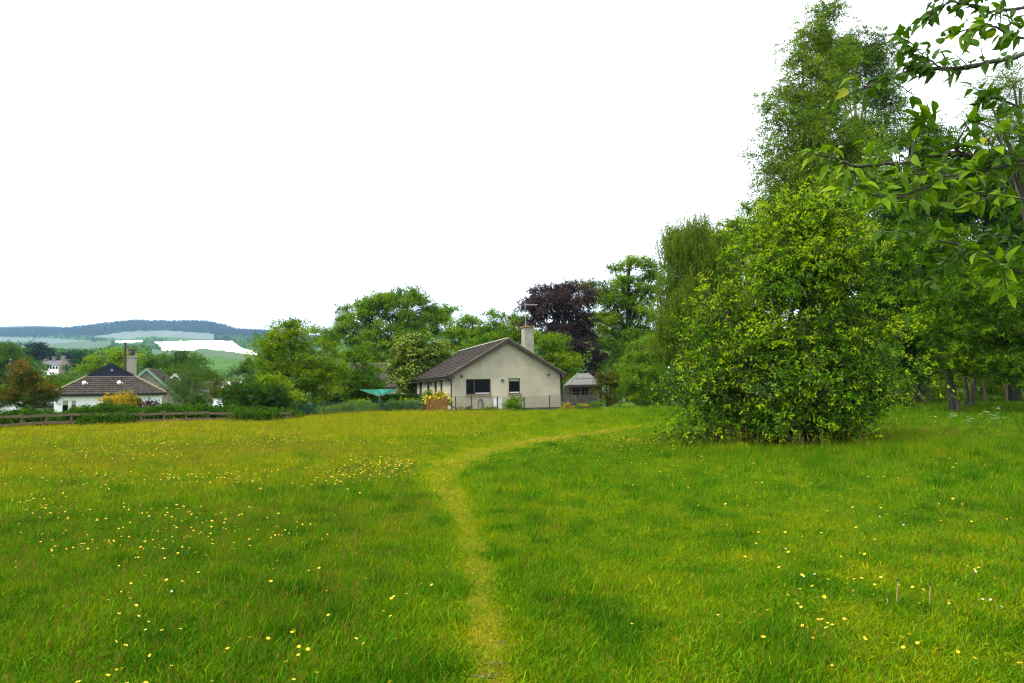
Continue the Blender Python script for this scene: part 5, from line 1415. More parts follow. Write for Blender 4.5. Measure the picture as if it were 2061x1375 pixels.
# ------------------------------------------------------------------ garden things
def rotary_dryer():
    Y = 54; c = at(764, 797, Y); z0 = g1(c.x, Y)
    root = thing('rotary_clothes_dryer', 'open rotary clothes dryer with turquoise lines on a grey pole', 'clothes dryer', (c.x, Y, z0), R(38))
    zb = c.z - z0; zt = at(764, 784, Y).z - z0
    mb = MB(); mb.tube([(0, 0, -0.3), (0, 0, zb + 0.15)], 0.03, 8); mb.build('pole', M['metal'], root)
    mb = MB(); mb.tube([(0, 0, zb - 0.1), (0, 0, zb - 0.02)], 0.06, 8); mb.build('hub', M['gutter'], root)
    ra = 1.72; tips = [Vector((ra * math.cos(k * math.pi / 2), ra * math.sin(k * math.pi / 2), zt)) for k in range(4)]; hub = Vector((0, 0, zb - 0.05))
    for t in tips:
        mb = MB(); mb.tube([hub, t], 0.016, 6); mb.build('arm', M['metal'], root)
    for k in range(4):
        p, q = tips[k], tips[(k + 1) % 4]
        mb = MB()
        for i in range(14):
            f = 0.30 + 0.7 * i / 13
            a, b = hub.lerp(p, f), hub.lerp(q, f); m_ = (a + b) / 2 - Vector((0, 0, 0.02))
            mb.tube([a, m_, b], 0.011, 4, cap=False)
        mb.build('clothes_line', M['teal'], root)
rotary_dryer()

def gable_things():
    P = lambda u, v, z: HM @ Vector((u, v, z))
    b = P(3.2, -0.45, 0); root = thing('storage_cabinet', 'white slatted cabinet standing against the bungalow gable', 'cabinet', (b.x, b.y, b.z), HR)
    mb = MB(); mb.box((-0.24, -0.2, -0.05), (0.28, 0.2, 0.84)); mb.build('body', M['white'], root)
    mb = MB(); mb.box((-0.28, -0.24, 0.84), (0.32, 0.24, 0.89)); mb.build('lid', M['white'], root)
    for i in range(7):
        mb = MB(); mb.box((-0.22, -0.222, 0.06 + 0.11 * i), (0.26, -0.202, 0.14 + 0.11 * i)); mb.build('slat', M['white'], root)
    b = P(2.0, 0, 0.45); root = thing('coiled_hose', 'dark garden hose hanging in loops on the gable beside the white cabinet', 'hose', (b.x, b.y, b.z), HR)
    mb = MB()
    for k in range(4):
        pts = [(0.02 * k + (0.17 + 0.012 * k) * math.sin(a) + 0.05 * math.sin(a) * 0, -0.06 - 0.012 * k, -0.02 * k + (0.36 + 0.02 * k) * -math.cos(a)) for a in np.linspace(0.3 * k, 2 * math.pi + 0.3 * k - 0.2, 18)]
        mb.tube(pts, 0.012, 5)
    mb.tube([(0.16, -0.07, -0.1), (0.2, -0.07, -0.44)], 0.012, 5); mb.build('hose', M['rubber'], root)
    mb = MB(); mb.box((-0.05, -0.1, 0.32), (0.05, -0.002, 0.36)); mb.build('hook', M['gutter'], root)
    # white flowers against the side wall, a white jug-like pot by the downpipe
    for u, v, w in ((-0.42, 1.2, 0.16),):
        b = P(u, v, 0); root = thing('white_pot', 'white plant pot beside the bungalow corner downpipe', 'pot', (b.x, b.y, b.z))
        mb = MB(); mb.tube([(0, 0, 0), (0, 0, 0.25), (0, 0, 0.32)], [0.11, 0.16, 0.17], 10); mb.build('pot', M['white'], root)
        mb = MB(); mb.tube([(0, 0, 0.3), (0.05, 0, 0.55)], 0.02, 5); mb.build('stem', TW, root)
    # timber trough with yellow flowers and a small pale frame by the summerhouse
    Y = 47.5; a = at(1176, 822, Y); z = g1(a.x, Y); root = thing('flower_trough', 'low timber trough of yellow flowers in front of the summerhouse', 'planter', (a.x, Y, z))
    zt = max(0.25, at(1176, 820.5, Y).z - z)
    mb = MB(); mb.box((-0.46, -0.17, zt - 0.06), (0.46, 0.17, zt)); mb.build('top_board', M['oldwood'], root)
    mb = MB(); mb.box((-0.4, -0.14, -0.1), (0.4, 0.14, zt - 0.06)); mb.build('body', M['darkwood'], root)
    g = np.random.default_rng(3); N = 60
    p = np.stack([g.uniform(-0.4, 0.4, N) + a.x, g.uniform(-0.12, 0.12, N) + Y, z + zt + g.uniform(0.0, 0.14, N)], 1)
    scatter('flowers', p, eulers(g.normal(size=(N, 3)) + np.array([0, 0, 1.5]), g.uniform(0, 6, N)), np.full(N, 0.35), g.uniform(0.5, 1, N), SG['broom'], root, (a.x, Y, z))
    Y = 50; a = at(1178, 818, Y); z = g1(a.x, Y); root = thing('small_table', 'small pale wooden frame table behind the flower trough', 'table', (a.x, Y, z))
    zt = at(1178, 811, Y).z - z
    mb = MB(); mb.box((-0.20, -0.15, zt - 0.04), (0.20, 0.15, zt)); mb.build('top', M['oldwood'], root)
    for x in (-0.18, 0.18):
        for y in (-0.13, 0.13):
            mb = MB(); mb.box((x - 0.02, y - 0.02, -0.1), (x + 0.02, y + 0.02, zt - 0.042)); mb.build('leg', M['oldwood'], root)
    Y = 48.2; a = at(1163, 808, Y); z = g1(a.x, Y); root = thing('leaning_plank', 'pale broken plank leaning behind the chain link fence near the summerhouse', 'plank', (a.x, Y, z))
    t = at(1156.5, 796, Y); mb = MB(); mb.bar((0, 0, 0.2), (t.x - a.x, 0, t.z - z), 0.05, 0.09); mb.bar((0.15, 0.02, -0.1), (0, 0.02, 0.25), 0.05, 0.08); mb.build('plank', M['oldwood'], root)
    # poles
    for px, top, Y, lab, r in ((252, 690, 74, 'tall dark utility pole beside the cottage chimney', 0.13), (21.5, 724, 66, 'short rusty pole above the red tinged shrub', 0.11)):
        p = at(px, top, Y); z = g1(p.x, Y); root = thing('utility_pole', lab, 'pole', (p.x, Y, z))
        mb = MB(); mb.tube([(0, 0, -0.3), (0, 0, p.z - z)], [r * 1.15, r * 0.9], 10); mb.build('pole', M['darkwood'], root)
        mb = MB(); mb.tube([(0, 0, p.z - z - 0.02), (0, 0, p.z - z + 0.06)], [r, r * 0.7], 10); mb.tube([(0, -r - 0.04, p.z - z - 0.5), (0, -r - 0.04, p.z - z - 0.3)], 0.05, 6); mb.build('cap', M['lead'], root)
gable_things()

def garden_plants():
    T = tree
    T('broom_bush', 'bush covered in yellow flowers just behind the picket gate', 'bush', 880, 46.6, [(880, 805, 17, 12), (872, 812, 14, 12), (892, 808, 12, 10), (880, 818, 18, 12)], 'broom', 0.8, 1.2, (0.6, 0.2), trunk=0.04, stems=4, zmin=0.02, seed=90)
    T('gable_bush', 'taller green bush against the middle of the chain link fence', 'bush', 1033, 46.1, [(1034, 816, 15, 9), (1030, 824, 17, 9), (1036, 808, 8, 6)], 'bright', 0.42, 1.3, (0.3, 0.2), trunk=0.03, stems=4, zmin=0.02, seed=91)
    T('gable_bush', 'low green bush below the white cabinet', 'bush', 987, 46.0, [(985, 827, 11, 5), (990, 829, 10, 5)], 'bright', 0.4, 1.3, (0.2, 0.2), trunk=0.03, stems=3, zmin=0.02, seed=92)
    T('gable_bush', 'smallest dark green plant at the left foot of the gable', 'bush', 934, 46.0, [(934, 831, 11, 4), (944, 832, 9, 3)], 'hedge', 0.8, 1.2, (0.3, 0.2), trunk=0.02, stems=3, zmin=0.02, seed=93)
    T('flower_clump', 'clump of fading orange yellow flowers at the right foot of the gable', 'plant', 1139, 46.6, [(1132, 826, 9, 4), (1142, 819, 4, 5), (1138, 830, 10, 4)], 'gold', 0.35, 0.9, (0.35, 0.2), trunk=0.02, stems=3, zmin=0.02, seed=94)
    T('fence_plant', 'dark green climber on the fence post beside the trough', 'plant', 1205, 47.6, [(1204, 812, 3, 16), (1198, 824, 9, 6), (1165, 822, 8, 8)], 'bright', 0.35, 1.2, (0.3, 0.2), trunk=0.02, stems=2, zmin=0.02, seed=95)
    sp = [(668, 828, 12, 10, 47, 'bright', 0.8, 'pale green feathery plant behind the second mesh fence post'), (612, 832, 26, 14, 47, 'hedge', 0.3, 'dark green bush under the many stemmed tree'),
          (735, 826, 30, 8, 47.5, 'bright', 0.35, 'low spreading bush left of the dryer pole'), (790, 824, 24, 13, 46.6, 'hedge', 0.45, 'soft green bush right of the dryer pole'),
          (835, 826, 22, 12, 46.8, 'hedge', 0.4, 'dense green bush left of the picket gate'), (826, 812, 16, 5, 48, 'bright', 0.8, 'yellow green sprawling shrub above the mesh fence by the hedge'),
          (718, 812, 18, 5, 48.5, 'bright', 0.8, 'yellow green sprawling shrub above the mesh fence by the garden tree'), (690, 832, 26, 7, 46.4, 'olive', 0.5, 'flowering low border plants behind the mesh fence')]
    for i, (px, py, rx, ry, Y, sg, t, lab) in enumerate(sp):
        T('border_plant', lab, 'plant', px, Y, [(px, py, rx, ry), (px - rx * 0.4, py + 3, rx * 0.6, ry * 0.7), (px + rx * 0.5, py + 2, rx * 0.6, ry * 0.8)], sg, 0.5 if sg != 'hedge' else 0.9, 1.1, (t, 0.2), trunk=0.03, stems=3, zmin=0.02, group='plants in the garden border', seed=100 + i)
    p = HM @ Vector((-0.5, 9.5, 0)); px = 862
    T('white_flower_plant', 'white flowered shrub against the bungalow side wall', 'plant', 859, 52.5, [(858, 800, 12, 8), (868, 796, 10, 10), (884, 800, 9, 8)], 'rose', 0.4, 0.9, (0.6, 0.25), trunk=0.03, stems=3, seed=120)
garden_plants()

# ------------------------------------------------------------------ the overhanging cherry at the upper right
def leaf_material():
    m, nt, n, l, p = new_mat('cherry_leaf')
    tc = n.new('ShaderNodeTexCoord')
    sx = n.new('ShaderNodeSeparateXYZ'); l.new(tc.outputs['Object'], sx.inputs[0])
    ab = n.new('ShaderNodeMath'); ab.operation = 'ABSOLUTE'; l.new(sx.outputs['X'], ab.inputs[0])
    ml = n.new('ShaderNodeMath'); ml.operation = 'MULTIPLY_ADD'; l.new(ab.outputs[0], ml.inputs[0]); ml.inputs[1].default_value = -0.75; l.new(sx.outputs['Y'], ml.inputs[2])
    sc = n.new('ShaderNodeMath'); sc.operation = 'MULTIPLY'; l.new(ml.outputs[0], sc.inputs[0]); sc.inputs[1].default_value = 640.0
    sn = n.new('ShaderNodeMath'); sn.operation = 'SINE'; l.new(sc.outputs[0], sn.inputs[0])
    oi = n.new('ShaderNodeObjectInfo')
    r = ramp_node(n, [(0.0, (0.035, 0.10, 0.001)), (0.5, (0.125, 0.245, 0.002)), (0.95, (0.21, 0.33, 0.003)), (1.0, (0.26, 0.25, 0.01))])
    l.new(oi.outputs['Random'], r.inputs['Fac'])
    vein = n.new('ShaderNodeMapRange'); l.new(sn.outputs[0], vein.inputs['Value']); vein.inputs['From Min'].default_value = 0.6; vein.inputs['From Max'].default_value = 1.0
    mx = n.new('ShaderNodeMix'); mx.data_type = 'RGBA'; l.new(vein.outputs['Result'], mx.inputs['Factor'])
    l.new(r.outputs['Color'], mx.inputs[6]); mx.inputs[7].default_value = (0.15, 0.24, 0.015, 1)
    fm = n.new('ShaderNodeMath'); fm.operation = 'MULTIPLY'; fm.inputs[1].default_value = 0.45; l.new(vein.outputs['Result'], fm.inputs[0]); l.new(fm.outputs[0], mx.inputs['Factor'])
    sp = n.new('ShaderNodeTexNoise'); sp.inputs['Scale'].default_value = 160.0; sp.inputs['Detail'].default_value = 3; l.new(tc.outputs['Object'], sp.inputs['Vector'])
    ofs = n.new('ShaderNodeVectorMath'); ofs.operation = 'MULTIPLY_ADD'; ofs.inputs[1].default_value = (1, 1, 1); l.new(tc.outputs['Object'], ofs.inputs[0])
    l.new(oi.outputs['Location'], ofs.inputs[2]); l.new(ofs.outputs[0], sp.inputs['Vector'])
    sm = n.new('ShaderNodeMapRange'); sm.inputs['From Min'].default_value = 0.66; sm.inputs['From Max'].default_value = 0.72; l.new(sp.outputs['Fac'], sm.inputs['Value'])
    mb_ = n.new('ShaderNodeMix'); mb_.data_type = 'RGBA'; l.new(sm.outputs['Result'], mb_.inputs['Factor']); l.new(mx.outputs[2], mb_.inputs[6]); mb_.inputs[7].default_value = (0.16, 0.11, 0.02, 1)
    mx = mb_
    l.new(mx.outputs[2], p.inputs['Base Color'])
    bp = n.new('ShaderNodeBump'); bp.inputs['Strength'].default_value = 0.35; bp.inputs['Distance'].default_value = 0.001
    l.new(sn.outputs[0], bp.inputs['Height']); l.new(bp.outputs['Normal'], p.inputs['Normal'])
    p.inputs['Roughness'].default_value = 0.45; p.inputs['Specular IOR Level'].default_value = 0.12
    tr = n.new('ShaderNodeBsdfTranslucent'); l.new(mx.outputs[2], tr.inputs['Color'])
    ms = n.new('ShaderNodeMixShader'); ms.inputs['Fac'].default_value = 0.38
    l.new(p.outputs['BSDF'], ms.inputs[1]); l.new(tr.outputs['BSDF'], ms.inputs[2]); l.new(ms.outputs[0], n['Material Output'].inputs['Surface'])
    return m
M['leaf'] = leaf_material()
M['fruit'] = solid('green_cherry', (0.16, 0.26, 0.02), 0.35, 0.15, 30.0, spec=0.5)
M['cherry_bark'] = bark_mat('cherry_bark', (0.028, 0.020, 0.016), (0.075, 0.06, 0.045), 40.0)

def leaf_mesh(seed):
    """ovate pointed cherry leaf along +Y, folded at the midrib, toothed edge, bent down to the tip; a short stalk"""
    g = random.Random(seed); L = 0.098; W = 0.0225 * g.uniform(0.9, 1.15); bend = g.uniform(0.1, 0.95); fold = g.uniform(0.1, 0.85); tw = g.uniform(-0.5, 0.5)
    v, f = [], []
    n = 8
    for i in range(n + 1):
        t = i / n
        w = W * (math.sin(math.pi * min(1, t ** 0.82)) ** 0.85) * (1 - 0.25 * t) if 0 < i < n else 0.0006
        if 0 < i < n: w *= 1.04 if i % 2 else 0.96
        y = L * (t - 0.10 * bend * t * t); z = -bend * L * 0.55 * t * t
        a = tw * t
        for sx in (-1, 0, 1):
            x0, z0 = sx * w, abs(sx) * w * fold
            v.append((x0 * math.cos(a) - z0 * math.sin(a), y, z + x0 * math.sin(a) + z0 * math.cos(a)))
    for i in range(n):
        b = 3 * i
        f += [(b, b + 1, b + 4, b + 3), (b + 1, b + 2, b + 5, b + 4)]
    b = len(v)
    s = 0.0011
    v += [(-s, 0, 0), (s, 0, 0), (0, 0, -s * 1.6), (-s, -0.022, 0.006), (s, -0.022, 0.006), (0, -0.022, 0.006 - s * 1.6)]
    f += [(b, b + 1, b + 4, b + 3), (b + 1, b + 2, b + 5, b + 4), (b + 2, b, b + 3, b + 5)]
    me = bpy.data.meshes.new('leaf'); me.from_pydata(v, [], f); me.materials.append(M['leaf'])
    me.polygons.foreach_set('use_smooth', [True] * len(f)); me.update()
    return me

def build_cherry():
    base = Vector((4.4, 3.6, g1(4.4, 3.6)))
    root = thing('cherry_tree', 'overhanging cherry tree with large green leaves and small unripe fruit at the upper right', 'tree', tuple(base))
    g = np.random.default_rng(12)
    # branches measured in the photograph: (px, py, distance), thickest end first
    BR = [
        ([(2240, 345, 3.3), (2061, 322, 3.15), (1990, 318, 3.1), (1930, 310, 3.05), (1880, 312, 3.0), (1830, 326, 2.95), (1780, 330, 2.9), (1725, 335, 2.85), (1680, 318, 2.82), (1640, 312, 2.8)], 0.0125),
        ([(2025, 318, 3.1), (1995, 335, 3.0), (1930, 358, 2.95), (1860, 380, 2.9), (1800, 398, 2.85), (1745, 392, 2.8), (1700, 380, 2.78)], 0.0075),
        ([(2180, 330, 3.3), (2061, 330, 3.05), (1990, 342, 2.98), (1920, 352, 2.95), (1850, 352, 2.9), (1805, 345, 2.86)], 0.0075),
        ([(2240, 70, 3.5), (2061, 110, 3.3), (2010, 122, 3.25), (1950, 134, 3.2), (1890, 139, 3.15), (1835, 141, 3.1), (1790, 158, 3.05), (1740, 176, 3.0), (1715, 188, 2.98)], 0.0115),
        ([(1893, 139, 3.15), (1870, 118, 3.12), (1850, 105, 3.1), (1840, 90, 3.08)], 0.004),
        ([(2200, 0, 3.6), (2061, 16, 3.4), (2000, 24, 3.35), (1975, 20, 3.32), (1945, 8, 3.3), (1915, 5, 3.28), (1885, 20, 3.26), (1870, 32, 3.25)], 0.0075),
        ([(1972, 20, 3.33), (1965, 0, 3.33), (1955, -25, 3.35)], 0.004),
        ([(2200, 540, 3.7), (2061, 516, 3.5), (2000, 510, 3.45), (1950, 498, 3.4), (1890, 484, 3.35), (1830, 468, 3.3), (1775, 462, 3.25)], 0.0085),
        ([(1925, 360, 2.95), (1912, 395, 2.95), (1895, 432, 2.95), (1880, 455, 2.95)], 0.004),
        ([(1925, 312, 3.05), (1930, 280, 3.0), (1945, 250, 2.95)], 0.005),
        ([(1830, 326, 2.95), (1840, 290, 2.95), (1870, 262, 2.95), (1875, 235, 2.95)], 0.004),
        ([(2150, 240, 3.2), (2061, 215, 3.1), (2010, 200, 3.05), (1975, 195, 3.0)], 0.006),
        ([(2200, 570, 3.0), (2075, 552, 2.9), (2035, 540, 2.88), (2005, 528, 2.85)], 0.006),
        ([(2150, 420, 3.0), (2061, 400, 2.9), (2000, 395, 2.85), (1960, 410, 2.83)], 0.006),
        ([(2150, 80, 3.0), (2061, 75, 2.95), (2010, 60, 2.9), (1985, 50, 2.88), (1940, 62, 2.86)], 0.006),
        ([(1990, 342, 2.98), (2000, 300, 2.95), (2030, 270, 2.92)], 0.005),
        ([(1950, 498, 3.4), (1930, 520, 3.4), (1890, 550, 3.4), (1875, 570, 3.4)], 0.004),
        ([(2061, 516, 3.5), (2040, 490, 3.4), (2000, 470, 3.3)], 0.004),
    ]
    def smooth(pts, k=4):
        out = []
        for i in range(len(pts) - 1):
            p0, p1, p2, p3 = pts[max(i - 1, 0)], pts[i], pts[i + 1], pts[min(i + 2, len(pts) - 1)]
            for j in range(k):
                t = j / k
                out.append(0.5 * ((2 * p1) + (p2 - p0) * t + (2 * p0 - 5 * p1 + 4 * p2 - p3) * t * t + (3 * p1 - p0 - 3 * p2 + p3) * t ** 3))
        return out + [pts[-1]]
    nodes = []
    crotch = base + Vector((0, 0, 1.75))
    for pts, r in BR:
        w = smooth([at(*q) for q in pts])
        w = [p + Vector(g.normal(size=3)) * 0.0025 for p in w]
        if pts[0][0] > 2100:       # carry the branch on to the trunk
            h = w[0]; w = [crotch + Vector((0, 0, 0.10 * (len(nodes) % 7))), crotch.lerp(h, 0.45) + Vector((0, 0, 0.12))] + w
            rr = [0.05, 0.03] + [r * (1.25 - 0.95 * i / (len(w) - 3)) for i in range(len(w) - 2)]
        else:
            rr = [r * (1 - 0.65 * i / (len(w) - 1)) for i in range(len(w))]
        rr = [x * (1 + 0.12 * g.normal() * (i > 2)) for i, x in enumerate(rr)]
        mb = MB(); mb.tube([p - base for p in w], rr, 7)
        vis = [p for p in w if p.x / p.y < 0.80]
        seg = 0
        for a, b in zip(vis, vis[1:]):
            seg += (b - a).length
            if seg > 0.027:
                seg = 0
                nodes.append((b, (b - a).normalized(), r))
                if g.uniform() < 0.5:     # spur twig
                    d = ((b - a).normalized() * 0.5 + Vector(g.normal(size=3)) * 0.7 + Vector((0, 0, 0.15))).normalized()
                    ln = g.uniform(0.05, 0.16); e = b + d * ln + Vector((0, 0, -0.01))
                    mb.tube([b - base, (b + d * ln * 0.5) - base, e - base], [0.0028, 0.0022, 0.0016], 5)
                    nodes.append((e, d, r)); nodes.append((b + d * ln * 0.55, d, r))
        nodes.append((w[-1], (w[-1] - w[-3]).normalized(), r)); nodes.append((w[-1], (w[-1] - w[-3]).normalized(), r))
        mb.build('branch', M['cherry_bark'], root, smooth=True)
    mb = MB(); mb.tube([(0.05, 0.02, -0.3), (0.03, 0, 0.3), (0, 0, 1.0), (0, 0, 1.75), (-0.05, 0.05, 2.6), (0.1, 0.1, 3.6)], [0.2, 0.15, 0.125, 0.115, 0.085, 0.05], 12)
    mb.tube([(-0.02, 0.02, 2.2), (0.5, 0.4, 3.1), (0.9, 0.6, 4.2)], [0.07, 0.05, 0.03], 8)
    mb.build('trunk', M['cherry_bark'], root, smooth=True)
    meshes = [leaf_mesh(i) for i in range(9)]
    mats = []
    for p, d, r in nodes:
        for _ in range(int(g.integers(1, 4)) + (1 if r < 0.008 else 0)):
            dirv = Vector(g.normal(size=3)) * 0.55 + d * 0.55 + Vector((-0.18, -0.1, -0.30))
            dirv.normalize()
            up = Vector((0, 0, 1)) + Vector(g.normal(size=3)) * 0.65 + Vector((0, -0.35, 0))
            x = dirv.cross(up).normalized(); z = x.cross(dirv).normalized()
            s = g.uniform(0.46, 0.88)
            mtx = Matrix((x * s, dirv * s, z * s)).transposed().to_4x4()
            mtx.translation = p - base + dirv * 0.022 * s
            mats.append((mtx, int(g.integers(0, 9)), p))
    # the three hundred that show largest, each by itself; the others joined
    Pm = np.array([tuple(q[2]) for q in mats]); sx = Pm[:, 0] / Pm[:, 1]
    order = np.argsort((sx > 0.755).astype(float) * 10 + Pm[:, 1] - 0.4 * np.array([q[0].to_scale()[0] for q in mats]))
    rest = MB()
    for rank, i in enumerate(order):
        mtx, k, p = mats[i]
        if rank < 300:
            o = bpy.data.objects.new('leaf', meshes[k]); o.matrix_local = mtx; link(o, root)
        else:
            me = meshes[k]; rest.add([mtx @ v.co for v in me.vertices], [tuple(q.vertices) for q in me.polygons])
    if rest.v:
        o = rest.build('leaves', M['leaf'], root, smooth=True); o['kind'] = 'stuff'
    # unripe fruit on stalks
    fm = None
    spots = [(q, d) for q, d, r in nodes if 1560 < 1030 + F * q.x / q.y < 1850 and q.y < 3.0]
    for i in range(min(44, len(spots) * 2)):
        q, d = spots[int(g.integers(0, len(spots)))]
        if fm is None:
            bm = bmesh.new(); bmesh.ops.create_icosphere(bm, subdivisions=2, radius=0.0065)
            bmesh.ops.create_cone(bm, segments=5, radius1=0.0008, radius2=0.0008, depth=0.034, matrix=Matrix.Translation((0, 0, 0.022)))
            fm = bpy.data.meshes.new('fruit'); bm.to_mesh(fm); bm.free(); fm.materials.append(M['fruit']); fm.polygons.foreach_set('use_smooth', [True] * len(fm.polygons))
        o = bpy.data.objects.new('fruit', fm)
        dv = Vector((g.normal() * 0.6, g.normal() * 0.6, 0.8)).normalized()
        o.matrix_local = Matrix.Translation(q - base - dv * 0.038) @ dv.to_track_quat('Z', 'Y').to_matrix().to_4x4()
        link(o, root)
build_cherry()

# ------------------------------------------------------------------ the path, the grass and its flowers
PATH_PX = [(1005, 1480), (992, 1375), (985, 1300), (975, 1230), (966, 1170), (958, 1110), (946, 1065), (928, 1030), (908, 1000), (893, 978), (896, 952), (922, 929), (972, 910), (1050, 893), (1130, 880), (1220, 869), (1300, 859)]
PATH = [gpix(*p) for p in PATH_PX]
PW = [0.22, 0.21, 0.20, 0.19, 0.18, 0.19, 0.19, 0.22, 0.26, 0.34, 0.42, 0.52, 0.62, 0.7, 0.7, 0.65, 0.5]
def path_dist(x, y):
    best = np.full(x.shape, 1e9); wd = np.ones(x.shape)
    for (a, b), (wa, wb) in zip(zip(PATH, PATH[1:]), zip(PW, PW[1:])):
        dx, dy = b.x - a.x, b.y - a.y; t = np.clip(((x - a.x) * dx + (y - a.y) * dy) / (dx * dx + dy * dy), 0, 1)
        d = np.hypot(x - a.x - dx * t, y - a.y - dy * t); m = d < best
        best = np.where(m, d, best); wd = np.where(m, wa + (wb - wa) * t, wd)
    return best, wd

def build_path():
    g = random.Random(2); mb = MB(); L = []; Rr = []
    for i in range(len(PATH) - 1):
        for j in range(6):
            t = j / 6; p = PATH[i].lerp(PATH[i + 1], t); d = (PATH[i + 1] - PATH[i]); n = Vector((-d.y, d.x, 0)).normalized(); w = (PW[i] + (PW[i + 1] - PW[i]) * t) * 0.75
            a, b = p + n * w * g.uniform(0.7, 1.2), p - n * w * g.uniform(0.7, 1.2)
            L.append(Vector((a.x, a.y, g1(a.x, a.y) + 0.012))); Rr.append(Vector((b.x, b.y, g1(b.x, b.y) + 0.012)))
    for i in range(len(L) - 1): mb.quad(L[i], Rr[i], Rr[i + 1], L[i + 1])
    o = mb.build('path', M_soil); o['kind'] = 'structure'
build_path()
BARE = [gpix(*q) for q in ((1001, 1341), (1006, 1297), (978, 1366))]
def build_bare_soil():
    g = random.Random(8); m = solid('bare_pinkish_soil', (0.12, 0.10, 0.025), 1.0, 0.35, 40.0, 0.9, 120, 0.05, c2=(0.19, 0.155, 0.06))
    for p in BARE:
        n = 11; a0 = g.uniform(0, 6); w, l = g.uniform(0.045, 0.085), g.uniform(0.025, 0.05)
        mb = MB(); vs = [(p.x, p.y, g1(p.x, p.y) + 0.022)]
        for i in range(n):
            a = 6.283 * i / n; k = g.uniform(0.6, 1.25); x, y = p.x + w * k * math.cos(a), p.y + l * k * math.sin(a); vs.append((x, y, g1(x, y) + 0.016))
        mb.add(vs, [(0, i + 1, (i + 1) % n + 1) for i in range(n)])
        o = mb.build('path_soil', m); o['kind'] = 'structure'
build_bare_soil()

def vnoise(x, y, f, seed):
    """smooth value noise"""
    g = np.random.default_rng(seed); tab = g.uniform(size=(64, 64))
    u, v = x * f + 1000, y * f + 1000; i, j = np.floor(u).astype(int), np.floor(v).astype(int); a, b = u - i, v - j
    a, b = a * a * (3 - 2 * a), b * b * (3 - 2 * b); T = lambda p, q: tab[p % 64, q % 64]
    return (T(i, j) * (1 - a) + T(i + 1, j) * a) * (1 - b) + (T(i, j + 1) * (1 - a) + T(i + 1, j + 1) * a) * b

BUSH = at(1600, 905, 17.6)
def grass_layer(name, label, y0, y1, N, sc, seed, yp=1.0):
    g = np.random.default_rng(seed)
    u = g.uniform(size=N); y = (y0 ** yp + (y1 ** yp - y0 ** yp) * u) ** (1 / yp)
    hw = 0.80 * y + 0.8; x = g.uniform(-1, 1, N) * hw
    d, w = path_dist(x, y)
    n1, n2, n3 = vnoise(x, y, 0.35, 1), vnoise(x, y, 1.3, 2), vnoise(x, y, 3.5, 3)
    left = sstep(2.0, -6.0, x)
    n4 = vnoise(x, y, 4.6, 4)
    h = 0.66 + 0.35 * n1 * (0.6 + 0.6 * left) + 1.6 * np.clip(n4 - 0.66, 0, 1) * 2.0 + 0.5 * (n3 - 0.5) + 0.4 * np.clip(n2 - 0.6, 0, 1)
    rag = 0.55 + 0.9 * vnoise(x, y, 5.0, 8) * 0.6 + 0.5 * (n2 - 0.5)
    onpath = np.clip(1 - (d / (w * rag * 1.25) - 0.5) / 0.9, 0, 1)
    near_path = np.clip(1 - d / (w * 4), 0, 1)
    mown = sstep(0.2, 1.0, x) * sstep(5.5, 1.5, np.abs(x - 1.5)) * sstep(16, 4, y)     # trodden turf right of the path
    h = h * (1 - 0.70 * onpath) * (1 - 0.30 * near_path) * (1 - 0.35 * mown)
    db = np.hypot(x - BUSH.x, (y - BUSH.y) * 1.2)
    h = h + 1.7 * np.exp(-((db - 2.3) / 1.7) ** 2)
    right = sstep(4.0, 10.0, x)
    h = h * (1 + 0.45 * right)
    keep = g.uniform(size=N) > onpath * 0.30
    for q in BARE: keep &= (((x - q.x) / 0.085) ** 2 + ((y - q.y) / 0.06) ** 2 > 1) | (g.uniform(size=N) < 0.15)
    h = np.where(y > 14, h * (1 - 0.5 * np.clip(1.3 - d / (w * 1.5), 0, 1)), h)
    keep &= ~((y > HY - 2.0) & (x > HX - 4) & (x < HX + 9))
    keep &= y < FA.y + 4 + 8 * sstep(-16, -10, x)
    tint = 0.50 + 0.22 * (vnoise(x, y, 0.22, 11) - 0.5) + 0.16 * (n2 - 0.5) + 0.30 * (n3 - 0.5) - 0.55 * np.clip(n4 - 0.66, 0, 1) * 2.0 + 0.22 * onpath + 0.09 * near_path
    tint = tint + 0.32 * left * sstep(7, 16, y) + 0.22 * sstep(20, 32, y) * (1 - right) - 0.10 * right + 0.12 * mown + 0.16 * g.normal(size=N)
    x, y, h, tint, onp = x[keep], y[keep], h[keep], tint[keep], onpath[keep]
    P = np.stack([x, y, gz(x, y)], 1)
    D = np.stack([0.16 + 0.22 * g.normal(size=len(x)), 0.22 * g.normal(size=len(x)), np.ones(len(x))], 1)
    xy = sc * g.uniform(0.8, 1.25, len(x)) * (1 + 0.0 * y)
    S = np.stack([xy, xy, xy * np.clip(h, 0.22, 3.0)], 1)
    seedy = (g.uniform(size=len(x)) < 0.10 + 0.16 * (x < -1) + 0.25 * (x < 0) * sstep(12, 18, y) * (vnoise(x, y, 0.5, 14) > 0.45)) & (onp < 0.2)
    var = np.where(seedy, g.integers(4, 6, len(x)), g.integers(0, 4, len(x)))
    o = scatter(name, P, eulers(D, g.uniform(0, 6.28, len(x))), S, tint, SG['grass'], var=var)
    tag(o, label, 'grass', kind='stuff')
grass_layer('grass', 'fine short and tufted meadow grass close to the viewer', 2.7, 9.5, 80000, 0.95, 71, 1.6)
grass_layer('grass', 'taller meadow grass with seed heads in the middle of the field', 9.5, 22, 72000, 1.35, 72, 1.7)
grass_layer('grass', 'yellowing grass of the far meadow up to the fences', 22, 52, 70000, 2.0, 73, 1.8)

